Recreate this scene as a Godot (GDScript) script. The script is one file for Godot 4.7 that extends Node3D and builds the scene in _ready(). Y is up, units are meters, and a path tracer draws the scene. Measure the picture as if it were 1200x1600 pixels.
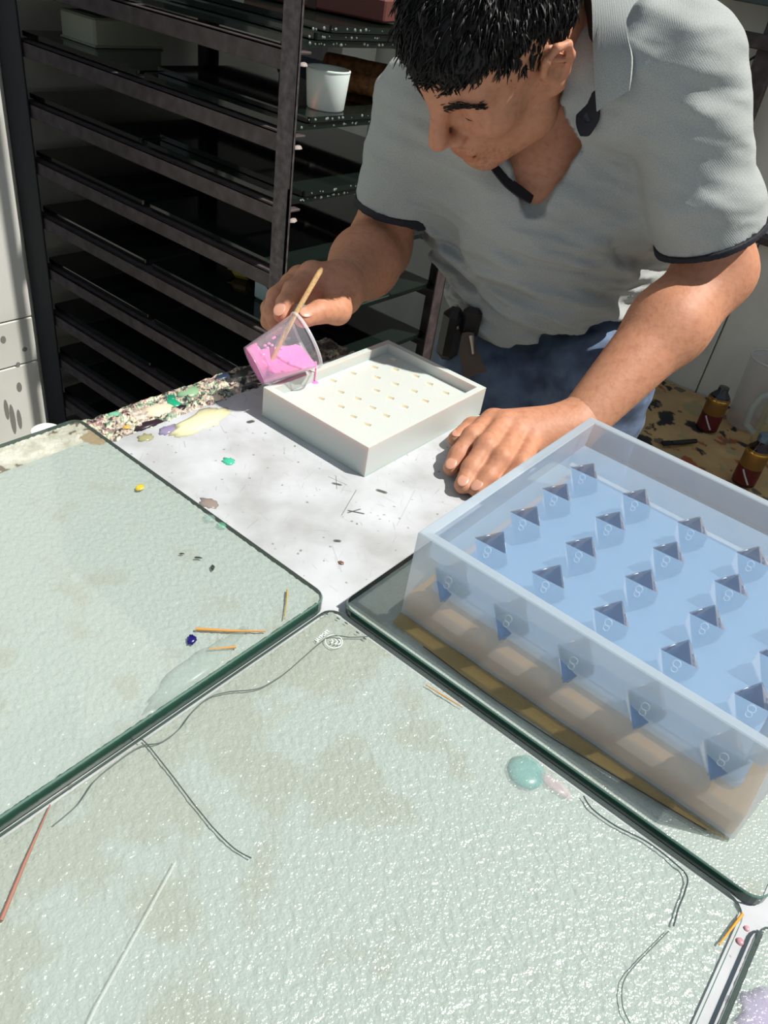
extends Node3D
# A resin worker pours pink resin into a silicone mould at a glass-topped bench; shelf rack behind, second mould in front.

var M := {}
var noise := FastNoiseLite.new()
var rng := RandomNumberGenerator.new()

func _ready():
	rng.seed = 7
	noise.seed = 3
	noise.noise_type = FastNoiseLite.TYPE_SIMPLEX_SMOOTH
	noise.frequency = 1.0
	# camera, sky, sun, exposure
	var cam := Camera3D.new()
	cam.name = "camera"
	cam.position = Vector3(0, 1.23, 0)
	cam.rotation_degrees = Vector3(-36.4, 34.0, 9.98)
	cam.fov = 66.9
	cam.near = 0.02
	add_child(cam)
	cam.current = true
	var sky_mat := ProceduralSkyMaterial.new()
	sky_mat.sky_top_color = Color(0.68, 0.74, 0.80)
	sky_mat.sky_horizon_color = Color(0.87, 0.89, 0.89)
	sky_mat.ground_bottom_color = Color(0.45, 0.44, 0.42)
	sky_mat.ground_horizon_color = Color(0.6, 0.6, 0.58)
	sky_mat.sky_energy_multiplier = 1.0
	var sky := Sky.new()
	sky.sky_material = sky_mat
	var env := Environment.new()
	env.background_mode = Environment.BG_SKY
	env.sky = sky
	env.tonemap_mode = Environment.TONE_MAPPER_LINEAR
	env.tonemap_exposure = 0.61
	env.sdfgi_enabled = true
	env.ssao_enabled = true
	env.ssil_enabled = true
	var we := WorldEnvironment.new()
	we.name = "world_environment"
	we.environment = env
	add_child(we)
	var sun := DirectionalLight3D.new()
	sun.name = "sun"
	sun.light_color = Color(1.0, 0.975, 0.94)
	sun.light_energy = 3.0
	sun.light_angular_distance = 0.6
	sun.shadow_enabled = true
	add_child(sun)
	sun.look_at_from_position(Vector3.ZERO, -Vector3(0.50, 1.0, -0.27), Vector3.UP)
	make_materials()
	build_room()
	build_table()
	build_plates()
	build_rack()
	build_back_corner()
	build_small_mould()
	build_big_mould()
	build_person()
	build_cup()
	build_debris()

# ------------------------------------------------------------------ helpers

func mat(c: Color, rough := 0.6, metal := 0.0, alpha := 1.0) -> StandardMaterial3D:
	var m := StandardMaterial3D.new()
	m.albedo_color = Color(c.r, c.g, c.b, alpha)
	m.roughness = rough
	m.metallic = metal
	if alpha < 1.0:
		m.transparency = BaseMaterial3D.TRANSPARENCY_ALPHA
	return m

func rgb(r: float, g: float, b: float) -> Color:
	return Color(r / 255.0, g / 255.0, b / 255.0)

func ntex(freq: float, size := 512, ramp: Gradient = null, normal := false, kind := FastNoiseLite.TYPE_SIMPLEX_SMOOTH, oct := 4, bump := 6.0, sd := 1) -> Texture2D:
	var n := FastNoiseLite.new()
	n.seed = sd
	n.noise_type = kind
	n.frequency = freq
	n.fractal_octaves = oct
	var img := n.get_seamless_image(size, size, false, false, 0.1, true)
	img.convert(Image.FORMAT_RGBA8)
	if normal:
		img.bump_map_to_normal_map(bump)
	elif ramp:
		for y in size:
			for x in size:
				img.set_pixel(x, y, ramp.sample(img.get_pixel(x, y).r))
	return ImageTexture.create_from_image(img)

func grad(stops: Array) -> Gradient:
	var g := Gradient.new()
	var off := PackedFloat32Array()
	var cols := PackedColorArray()
	for s in stops:
		off.append(s[0])
		cols.append(s[1])
	g.offsets = off
	g.colors = cols
	return g

func tri_world(m: StandardMaterial3D, scale: float, world := false):
	m.uv1_triplanar = true
	m.uv1_world_triplanar = world
	m.uv1_scale = Vector3(scale, scale, scale)

func node(called: String, parent: Node3D = self, at := Vector3.ZERO) -> Node3D:
	var o := Node3D.new()
	o.name = called
	parent.add_child(o, true)
	o.position = at
	return o

func tag(o: Node3D, label := "", category := "", group := "", kind := "") -> Node3D:
	if label:
		o.set_meta("label", label)
	if category:
		o.set_meta("category", category)
	if group:
		o.set_meta("group", group)
	if kind:
		o.set_meta("kind", kind)
	return o

func put(called: String, mesh: Mesh, m: Material, parent: Node3D = self) -> MeshInstance3D:
	var o := MeshInstance3D.new()
	o.name = called
	o.mesh = mesh
	o.material_override = m
	parent.add_child(o, true)
	return o

func st() -> SurfaceTool:
	var s := SurfaceTool.new()
	s.begin(Mesh.PRIMITIVE_TRIANGLES)
	return s

func tri(s: SurfaceTool, a: Vector3, b: Vector3, c: Vector3, out: Vector3):
	var n := (b - a).cross(c - a)
	if n.length_squared() < 1e-20:
		return
	if n.dot(out) > 0.0:
		var t := b
		b = c
		c = t
	else:
		n = -n
	n = n.normalized()
	for p in [a, b, c]:
		s.set_normal(n)
		s.add_vertex(p)

func quad(s: SurfaceTool, a: Vector3, b: Vector3, c: Vector3, d: Vector3, out: Vector3):
	tri(s, a, b, c, out)
	tri(s, a, c, d, out)

# chamfered box, centre c, size z, turned by b
func box(s: SurfaceTool, c: Vector3, z: Vector3, bev := 0.002, b := Basis.IDENTITY):
	var h := z * 0.5
	var v := minf(bev, minf(h.x, minf(h.y, h.z)) * 0.9)
	for ax in 3:
		var u := (ax + 1) % 3
		var w := (ax + 2) % 3
		for sg in [-1.0, 1.0]:
			var q := []
			for k in [[-1, -1], [1, -1], [1, 1], [-1, 1]]:
				var p := Vector3.ZERO
				p[ax] = sg * h[ax]
				p[u] = k[0] * (h[u] - v)
				p[w] = k[1] * (h[w] - v)
				q.append(c + b * p)
			var n := Vector3.ZERO
			n[ax] = sg
			quad(s, q[0], q[1], q[2], q[3], b * n)
		for sg in [-1.0, 1.0]:
			for sh in [-1.0, 1.0]:
				var q := []
				for k in [[-1, 0], [1, 0], [1, 1], [-1, 1]]:
					var p := Vector3.ZERO
					p[ax] = k[0] * (h[ax] - v)
					p[u] = sg * (h[u] - (v if k[1] else 0.0))
					p[w] = sh * (h[w] - (0.0 if k[1] else v))
					q.append(c + b * p)
				var n := Vector3.ZERO
				n[u] = sg
				n[w] = sh
				quad(s, q[0], q[1], q[2], q[3], b * n)
	for k in 8:
		var e := Vector3(1 if k & 1 else -1, 1 if k & 2 else -1, 1 if k & 4 else -1)
		var q := []
		for ax in 3:
			var p := e * (h - Vector3(v, v, v))
			p[ax] = e[ax] * h[ax]
			q.append(c + b * p)
		tri(s, q[0], q[1], q[2], b * e)

func box_mesh(c: Vector3, z: Vector3, bev := 0.002, b := Basis.IDENTITY) -> ArrayMesh:
	var s := st()
	box(s, c, z, bev, b)
	return s.commit()

func tube(s: SurfaceTool, pts: Array, radii, sides := 8, caps := true):
	var n := pts.size()
	var up := Vector3(0.31, 0.87, 0.38)
	var rings := []
	for i in n:
		var t: Vector3 = (pts[mini(i + 1, n - 1)] - pts[maxi(i - 1, 0)]).normalized()
		var u := t.cross(up)
		if u.length() < 0.1:
			u = t.cross(Vector3.RIGHT)
		u = u.normalized()
		up = u.cross(t)
		var w := t.cross(u)
		var r: float = radii[i] if radii is Array else radii
		var ring := []
		for k in sides:
			var a := TAU * k / sides
			var d := u * cos(a) + w * sin(a)
			ring.append([pts[i] + d * r, d])
		rings.append(ring)
	for i in n - 1:
		for k in sides:
			var a = rings[i][k]
			var b = rings[i][(k + 1) % sides]
			var c = rings[i + 1][(k + 1) % sides]
			var d = rings[i + 1][k]
			smooth_tri(s, a, b, c)
			smooth_tri(s, a, c, d)
	if caps:
		for e in [0, n - 1]:
			var t2: Vector3 = (pts[1] - pts[0]) if e == 0 else (pts[n - 2] - pts[n - 1])
			for k in sides:
				tri(s, pts[e], rings[e][k][0], rings[e][(k + 1) % sides][0], -t2)

func smooth_tri(s: SurfaceTool, a, b, c):
	var n: Vector3 = (b[0] - a[0]).cross(c[0] - a[0])
	if n.dot(a[1] + b[1] + c[1]) > 0.0:
		var t = b
		b = c
		c = t
	for p in [a, b, c]:
		s.set_normal(p[1])
		s.add_vertex(p[0])

# lathe: profile of Vector2(radius, height) turned round an axis; frame places it
func lathe(s: SurfaceTool, prof: Array, segs := 40, frame := Transform3D.IDENTITY, out := 1.0):
	var n := prof.size()
	for i in n - 1:
		var p: Vector2 = prof[i]
		var q: Vector2 = prof[i + 1]
		if p.distance_to(q) < 1e-6:
			continue
		var e := (q - p).normalized()
		var nf := Vector2(e.y, -e.x)
		var na := nf
		var nb := nf
		if i > 0:
			var e0: Vector2 = (p - prof[i - 1]).normalized()
			if e0.dot(e) > 0.75:
				na = (nf + Vector2(e0.y, -e0.x)).normalized()
		if i < n - 2:
			var e1: Vector2 = (prof[i + 2] - q).normalized()
			if e1.dot(e) > 0.75:
				nb = (nf + Vector2(e1.y, -e1.x)).normalized()
		for k in segs:
			var a0 := TAU * k / segs
			var a1 := TAU * (k + 1) / segs
			var v := []
			for z in [[p, na, a0], [p, na, a1], [q, nb, a1], [q, nb, a0]]:
				var d := Vector3(cos(z[2]), 0, sin(z[2]))
				v.append([frame * (d * z[0].x + Vector3.UP * z[0].y), frame.basis * (d * z[1].x + Vector3.UP * z[1].y).normalized() * out])
			smooth_tri(s, v[0], v[1], v[2])
			smooth_tri(s, v[0], v[2], v[3])

func lathe_mesh(prof: Array, segs := 40, frame := Transform3D.IDENTITY) -> ArrayMesh:
	var s := st()
	lathe(s, prof, segs, frame)
	return s.commit()

func frame_on(at: Vector3, axis: Vector3) -> Transform3D:
	var y := axis.normalized()
	var x := y.cross(Vector3(0.2, 0.1, 0.97)).normalized()
	return Transform3D(Basis(x, y, x.cross(y)), at)

func rounded(x0: float, z0: float, x1: float, z1: float, r: float, seg := 5) -> PackedVector2Array:
	var o := PackedVector2Array()
	for k in [[x1 - r, z1 - r, 0.0], [x0 + r, z1 - r, 0.25], [x0 + r, z0 + r, 0.5], [x1 - r, z0 + r, 0.75]]:
		for i in seg + 1:
			var a: float = TAU * (k[2] + 0.25 * i / seg)
			o.append(Vector2(k[0] + cos(a) * r, k[1] + sin(a) * r))
	return o

# flat slab of an outline (x, z) from y0 to y1; which: faces to make
func prism(s: SurfaceTool, poly: PackedVector2Array, y0: float, y1: float, top := true, side := true, bottom := true, bev := 0.0):
	var inner := poly
	if bev > 0.0:
		var off := Geometry2D.offset_polygon(poly, -bev)
		if off.size() > 0 and off[0].size() == poly.size():
			inner = off[0]
	var mid := Vector2.ZERO
	for p in poly:
		mid += p / poly.size()
	var idx := Geometry2D.triangulate_polygon(poly)
	var n := poly.size()
	if top or bottom:
		for i in range(0, idx.size(), 3):
			var a := poly[idx[i]]
			var b := poly[idx[i + 1]]
			var c := poly[idx[i + 2]]
			if top:
				tri(s, Vector3(a.x, y1, a.y), Vector3(b.x, y1, b.y), Vector3(c.x, y1, c.y), Vector3.UP)
			if bottom:
				tri(s, Vector3(a.x, y0, a.y), Vector3(b.x, y0, b.y), Vector3(c.x, y0, c.y), Vector3.DOWN)
	if side:
		var cw := Geometry2D.is_polygon_clockwise(poly)
		for i in n:
			var a := poly[i]
			var b := poly[(i + 1) % n]
			var e := b - a
			var o := Vector3(e.y, 0, -e.x) * (1.0 if not cw else -1.0)
			quad(s, Vector3(a.x, y0, a.y), Vector3(b.x, y0, b.y), Vector3(b.x, y1, b.y), Vector3(a.x, y1, a.y), o)

# height field over a rectangle
func field_mesh(x0: float, z0: float, x1: float, z1: float, nx: int, nz: int, height: Callable, tint = null) -> ArrayMesh:
	var ys := PackedFloat32Array()
	ys.resize((nx + 1) * (nz + 1))
	var dx := (x1 - x0) / nx
	var dz := (z1 - z0) / nz
	for j in nz + 1:
		for i in nx + 1:
			ys[j * (nx + 1) + i] = height.call(x0 + dx * i, z0 + dz * j)
	var verts := PackedVector3Array()
	var norms := PackedVector3Array()
	var cols := PackedColorArray()
	var ind := PackedInt32Array()
	for j in nz + 1:
		for i in nx + 1:
			var k := j * (nx + 1) + i
			var l := ys[k - 1] if i > 0 else ys[k]
			var r := ys[k + 1] if i < nx else ys[k]
			var u := ys[k - nx - 1] if j > 0 else ys[k]
			var d := ys[k + nx + 1] if j < nz else ys[k]
			verts.append(Vector3(x0 + dx * i, ys[k], z0 + dz * j))
			norms.append(Vector3((l - r) / (2 * dx), 1, (u - d) / (2 * dz)).normalized())
			if tint:
				cols.append(tint.call(x0 + dx * i, z0 + dz * j))
			if i < nx and j < nz:
				ind.append_array([k, k + 1, k + nx + 2, k, k + nx + 2, k + nx + 1])
	var arr := []
	arr.resize(Mesh.ARRAY_MAX)
	arr[Mesh.ARRAY_VERTEX] = verts
	arr[Mesh.ARRAY_NORMAL] = norms
	if tint:
		arr[Mesh.ARRAY_COLOR] = cols
	arr[Mesh.ARRAY_INDEX] = ind
	var am := ArrayMesh.new()
	am.add_surface_from_arrays(Mesh.PRIMITIVE_TRIANGLES, arr)
	return am

# ------------------------------------------------------------------ rounded bodies as one continuous surface

class Body:
	# tapered capsules and ellipsoids joined by a smooth minimum; cut = -1 carves; planes cut everything before them
	var kind := PackedInt32Array()
	var a := PackedVector3Array()
	var b := PackedVector3Array()
	var ra := PackedFloat32Array()
	var rb := PackedFloat32Array()
	var k := PackedFloat32Array()
	var op := PackedInt32Array()
	var inv: Array[Basis] = []
	var bump: Callable
	var has_bump := false

	func add(kd: int, pa: Vector3, pb: Vector3, r1: float, r2: float, kk: float, o: int, bs: Basis):
		kind.append(kd)
		a.append(pa)
		b.append(pb)
		ra.append(r1)
		rb.append(r2)
		k.append(kk)
		op.append(o)
		inv.append(bs.inverse())

	func cone(pa: Vector3, pb: Vector3, r1: float, r2: float, kk := 0.02, o := 1):
		add(0, pa, pb - pa, r1, r2, kk, o, Basis.IDENTITY)

	func egg(c: Vector3, r: Vector3, bs: Basis, kk := 0.02, o := 1):
		add(1, c, r, 0, 0, kk, o, bs)

	func plane(n: Vector3, at: Vector3):
		add(2, n.normalized(), Vector3.ZERO, n.normalized().dot(at), 0, 0.001, -1, Basis.IDENTITY)

	func one(i: int, p: Vector3) -> float:
		var kd := kind[i]
		if kd == 0:
			var pa := p - a[i]
			var ba := b[i]
			var h := clampf(pa.dot(ba) / maxf(ba.length_squared(), 1e-12), 0.0, 1.0)
			return (pa - ba * h).length() - lerpf(ra[i], rb[i], h)
		if kd == 1:
			var l := inv[i] * (p - a[i])
			var r := b[i]
			var k0 := (l / r).length()
			var k1 := (l / (r * r)).length()
			return k0 * (k0 - 1.0) / maxf(k1, 1e-9)
		return p.dot(a[i]) - ra[i]

	func at(p: Vector3, list: PackedInt32Array) -> float:
		var d := 9.0
		for i in list:
			var e := one(i, p)
			if kind[i] == 2:
				d = maxf(d, e)
			elif op[i] > 0:
				var h := maxf(k[i] - absf(d - e), 0.0) / k[i]
				d = minf(d, e) - h * h * k[i] * 0.25
			else:
				e = -e
				var h := maxf(k[i] - absf(d - e), 0.0) / k[i]
				d = maxf(d, e) + h * h * k[i] * 0.25
		if has_bump:
			d += bump.call(p)
		return d

	func mesh(cell: float, tint = null) -> ArrayMesh:
		var lo := Vector3(9, 9, 9)
		var hi := -lo
		for i in kind.size():
			if kind[i] == 2 or op[i] < 0:
				continue
			var r := Vector3.ONE * (maxf(ra[i], rb[i]) if kind[i] == 0 else b[i][b[i].max_axis_index()])
			lo = lo.min(a[i] - r)
			hi = hi.max(a[i] + r)
			if kind[i] == 0:
				lo = lo.min(a[i] + b[i] - r)
				hi = hi.max(a[i] + b[i] + r)
		var pad := Vector3.ONE * (cell * 3 + 0.012)
		lo -= pad
		hi += pad
		var bs := 4
		var nb := Vector3i(((hi - lo) / (cell * bs)).ceil())
		var n := nb * bs + Vector3i.ONE
		var vals := PackedFloat32Array()
		vals.resize(n.x * n.y * n.z)
		vals.fill(99.0)
		var cells := PackedInt32Array()
		cells.resize(n.x * n.y * n.z)
		cells.fill(-1)
		var sx := 1
		var sy := n.x
		var sz := n.x * n.y
		var half := cell * bs * 0.5 * 1.7321
		var verts := PackedVector3Array()
		var norms := PackedVector3Array()
		var cols := PackedColorArray()
		var live := []
		var dist := PackedFloat32Array()
		dist.resize(kind.size())
		for bz in nb.z:
			for by in nb.y:
				for bx in nb.x:
					var c := lo + (Vector3(bx, by, bz) * bs + Vector3.ONE * bs * 0.5) * cell
					var dm := 9.0
					for i in kind.size():
						var e := one(i, c)
						dist[i] = e
						if op[i] > 0:
							dm = minf(dm, e)
					if dm > half * 1.3 + 0.02:
						continue
					var list := PackedInt32Array()
					for i in kind.size():
						if op[i] > 0:
							if dist[i] < dm + k[i] + 2.2 * half or dist[i] < half * 1.2 + k[i]:
								list.append(i)
						elif kind[i] == 2 or dist[i] < half * 1.2 + k[i]:
							list.append(i)
					if absf(at(c, list)) > half * 1.25 + 0.006:
						continue
					live.append([bx * bs, by * bs, bz * bs, list])
					for z in range(bz * bs, bz * bs + bs + 1):
						for y in range(by * bs, by * bs + bs + 1):
							var row := y * sy + z * sz
							for x in range(bx * bs, bx * bs + bs + 1):
								if vals[row + x] == 99.0:
									vals[row + x] = at(lo + Vector3(x, y, z) * cell, list)
		var corner := PackedInt32Array([0, sx, sy, sx + sy, sz, sx + sz, sy + sz, sx + sy + sz])
		var e1 := PackedInt32Array([0, 2, 4, 6, 0, 1, 4, 5, 0, 1, 2, 3])
		var e2 := PackedInt32Array([1, 3, 5, 7, 2, 3, 6, 7, 4, 5, 6, 7])
		for blk in live:
			var list: PackedInt32Array = blk[3]
			for z in range(blk[2], blk[2] + bs):
				for y in range(blk[1], blk[1] + bs):
					for x in range(blk[0], blk[0] + bs):
						var at0: int = x + y * sy + z * sz
						var m := 0
						for q in 8:
							if vals[at0 + corner[q]] < 0.0:
								m |= 1 << q
						if m == 0 or m == 255:
							continue
						var sum := Vector3.ZERO
						var cnt := 0
						for q in 12:
							var i1 := e1[q]
							var i2 := e2[q]
							if ((m >> i1) & 1) != ((m >> i2) & 1):
								var v1 := vals[at0 + corner[i1]]
								var v2 := vals[at0 + corner[i2]]
								var t := v1 / (v1 - v2)
								var p1 := Vector3(i1 & 1, (i1 >> 1) & 1, i1 >> 2)
								var p2 := Vector3(i2 & 1, (i2 >> 1) & 1, i2 >> 2)
								sum += p1.lerp(p2, t)
								cnt += 1
						var p := lo + (Vector3(x, y, z) + sum / cnt) * cell
						var ep := cell * 0.35
						var d1 := at(p + Vector3(ep, -ep, -ep), list)
						var d2 := at(p + Vector3(-ep, -ep, ep), list)
						var d3 := at(p + Vector3(-ep, ep, -ep), list)
						var d4 := at(p + Vector3(ep, ep, ep), list)
						var g := Vector3(d1 - d2 - d3 + d4, -d1 - d2 + d3 + d4, -d1 + d2 - d3 + d4)
						var nn := g.normalized()
						var dc := (d1 + d2 + d3 + d4) * 0.25
						p -= nn * clampf(dc, -cell * 0.3, cell * 0.3)
						cells[at0] = verts.size()
						verts.append(p)
						norms.append(nn)
						if tint:
							cols.append(tint.call(p, nn))
		var ind := PackedInt32Array()
		var axes := [[sx, sy, sz], [sy, sz, sx], [sz, sx, sy]]
		for blk in live:
			for z in range(blk[2], blk[2] + bs):
				for y in range(blk[1], blk[1] + bs):
					for x in range(blk[0], blk[0] + bs):
						var at0: int = x + y * sy + z * sz
						if cells[at0] < 0 or x == 0 or y == 0 or z == 0:
							continue
						var s0 := vals[at0] < 0.0
						for ax in axes:
							if s0 == (vals[at0 + ax[0]] < 0.0):
								continue
							var c0 := cells[at0]
							var c1 := cells[at0 - ax[1]]
							var c2 := cells[at0 - ax[1] - ax[2]]
							var c3 := cells[at0 - ax[2]]
							if c1 < 0 or c2 < 0 or c3 < 0:
								continue
							if s0:
								ind.append_array([c0, c2, c1, c0, c3, c2])
							else:
								ind.append_array([c0, c1, c2, c0, c2, c3])
		var arr := []
		arr.resize(Mesh.ARRAY_MAX)
		arr[Mesh.ARRAY_VERTEX] = verts
		arr[Mesh.ARRAY_NORMAL] = norms
		if tint:
			arr[Mesh.ARRAY_COLOR] = cols
		arr[Mesh.ARRAY_INDEX] = ind
		var am := ArrayMesh.new()
		am.add_surface_from_arrays(Mesh.PRIMITIVE_TRIANGLES, arr)
		return am

func join(meshes: Array) -> ArrayMesh:
	var s := SurfaceTool.new()
	for m in meshes:
		if (m as ArrayMesh).surface_get_array_index_len(0) == 0:
			var ix := SurfaceTool.new()
			ix.create_from(m, 0)
			ix.index()
			m = ix.commit()
		s.append_from(m, 0, Transform3D.IDENTITY)
	return s.commit()

# ------------------------------------------------------------------ materials

func make_materials():
	M.pane = mat(rgb(196, 214, 206), 0.04, 0.0, 0.07)
	M.edge = mat(rgb(38, 70, 60), 0.15)
	M.edge_light = mat(rgb(84, 118, 106), 0.12)
	M.backing = mat(rgb(255, 255, 255), 0.22)
	M.backing.vertex_color_use_as_albedo = true
	M.backing.metallic_specular = 0.7
	M.backing.normal_enabled = true
	M.backing.normal_texture = ntex(0.034, 512, null, true, FastNoiseLite.TYPE_SIMPLEX_SMOOTH, 2, 7.0, 5)
	M.backing.normal_scale = 0.7
	tri_world(M.backing, 22.0, true)
	M.dark_glass = mat(rgb(20, 28, 25), 0.06)
	M.steel = mat(rgb(84, 76, 77), 0.55, 0.1)
	M.steel.albedo_texture = ntex(0.012, 512, grad([[0.0, Color(0.7, 0.67, 0.67)], [0.45, Color(0.86, 0.84, 0.84)], [0.72, Color(0.95, 0.93, 0.95)], [0.8, Color(1.0, 1.0, 1.0)]]), false, FastNoiseLite.TYPE_SIMPLEX_SMOOTH, 5, 6.0, 11)
	tri_world(M.steel, 4.0)
	M.steel_dark = mat(rgb(42, 44, 50), 0.5, 0.1)
	M.steel_worn = mat(rgb(98, 93, 96), 0.5, 0.1)
	M.steel_worn.albedo_texture = ntex(0.02, 512, grad([[0.0, Color(0.62, 0.6, 0.6)], [0.5, Color(0.85, 0.83, 0.83)], [0.78, Color(0.95, 0.95, 0.95)], [0.81, Color(2.0, 2.0, 2.0)]]), false, FastNoiseLite.TYPE_SIMPLEX_SMOOTH, 4, 6.0, 12)
	tri_world(M.steel_worn, 5.0)
	M.wall = mat(rgb(214, 216, 212), 0.75)
	M.wall.albedo_texture = ntex(0.006, 512, grad([[0.0, Color(0.86, 0.86, 0.84)], [0.5, Color(0.97, 0.97, 0.96)], [1.0, Color(1, 1, 1)]]), false, FastNoiseLite.TYPE_SIMPLEX_SMOOTH, 5, 6.0, 13)
	tri_world(M.wall, 0.8, true)
	M.wall_grey = mat(rgb(236, 236, 228), 0.8)
	M.wall_grey.albedo_texture = M.wall.albedo_texture
	tri_world(M.wall_grey, 0.7, true)
	M.concrete = mat(rgb(164, 160, 152), 0.85)
	M.concrete.albedo_texture = M.wall.albedo_texture
	tri_world(M.concrete, 1.5, true)
	M.timber = mat(rgb(120, 104, 84), 0.8)
	M.black = mat(rgb(18, 18, 20), 0.4)
	M.white_plastic = mat(rgb(232, 234, 232), 0.4)
	M.smudge = mat(rgb(120, 120, 116), 0.8)

func stroke(img: Image, p: Vector2, q: Vector2, c: Color, w: float, a: float):
	var n := int(p.distance_to(q)) + 1
	var r := int(ceil(w))
	for i in n + 1:
		var o := p.lerp(q, float(i) / n)
		for y in range(int(o.y) - r, int(o.y) + r + 1):
			for x in range(int(o.x) - r, int(o.x) + r + 1):
				if x < 0 or y < 0 or x >= img.get_width() or y >= img.get_height():
					continue
				var t := clampf(w + 0.5 - Vector2(x, y).distance_to(o), 0.0, 1.0) * a
				if t > 0.0:
					img.set_pixel(x, y, img.get_pixel(x, y).lerp(c, t))

# ------------------------------------------------------------------ the room

func build_room():
	var fl := put("floor", box_mesh(Vector3(-0.3, -0.05, -0.3), Vector3(6.0, 0.1, 4.4), 0.0), M.concrete)
	tag(fl, "grey concrete workshop floor", "floor", "", "structure")
	var wb := node("wall_back")
	tag(wb, "off-white boarded wall behind the bottles and the rack", "wall", "", "structure")
	put("wall_core", box_mesh(Vector3(-0.3, 1.5, -2.32), Vector3(6.0, 3.0, 0.1), 0.0), M.wall_grey, wb)
	var xs := [-3.3, -2.2, -1.35, -0.493, 0.72, 1.9, 2.7]
	for i in xs.size() - 1:
		put("panel", box_mesh(Vector3((xs[i] + xs[i + 1]) / 2, 1.5, -2.245), Vector3(xs[i + 1] - xs[i] - 0.004, 3.0, 0.05), 0.003), M.wall_grey, wb)
	var wl := node("wall_left")
	tag(wl, "shaded off-white side wall behind the left of the rack", "wall", "", "structure")
	put("wall_core", box_mesh(Vector3(-1.93, 1.5, -1.56), Vector3(0.22, 3.0, 1.28), 0.0), M.wall_grey, wl)
	var wf := node("wall_front_left")
	tag(wf, "white panelled wall end at the left edge before the rack", "wall", "", "structure")
	put("wall_core", box_mesh(Vector3(-1.52, 1.1, 0.24), Vector3(0.20, 2.2, 1.9), 0.0), M.wall, wf)
	var ys := [0.0, 0.435, 0.53, 1.2, 2.2]
	for i in ys.size() - 1:
		put("panel", box_mesh(Vector3(-1.409, (ys[i] + ys[i + 1]) / 2, 0.24), Vector3(0.018, ys[i + 1] - ys[i] - 0.002, 1.94), 0.002), M.wall, wf)
	for k in [[-0.814, 0.121, 0.03, 0.006], [-0.826, 0.088, 0.045, 0.007], [-0.843, 0.082, 0.03, 0.006], [-0.885, 0.271, 0.006, 0.007], [-0.862, 0.235, 0.007, 0.006], [-0.856, 0.173, 0.014, 0.007], [-0.835, 0.31, 0.01, 0.007]]:
		var s := st()
		lathe(s, [Vector2(0, 0.001), Vector2(0.7, 0.001), Vector2(1, 0)], 14, Transform3D(Basis(Vector3(0, 0, k[3] * 0.8), Vector3(0.5, 0, 0), Vector3(0, k[2] * 0.8, 0)), Vector3(-1.3998, 1.23 - (1.23 - k[1]) * 0.797, k[0] * 0.797)))
		put("scuff", s.commit(), M.smudge, wf)
	var rf := put("shade_slab", box_mesh(Vector3(-1.4, 2.05, -1.58), Vector3(1.0, 0.1, 1.28), 0.0), M.concrete)  # unseen slab, added to darken the rack and the wall behind it
	tag(rf, "unseen low slab added to shade the shelf rack", "shade_slab", "", "structure")

# ------------------------------------------------------------------ bench and glass

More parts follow.
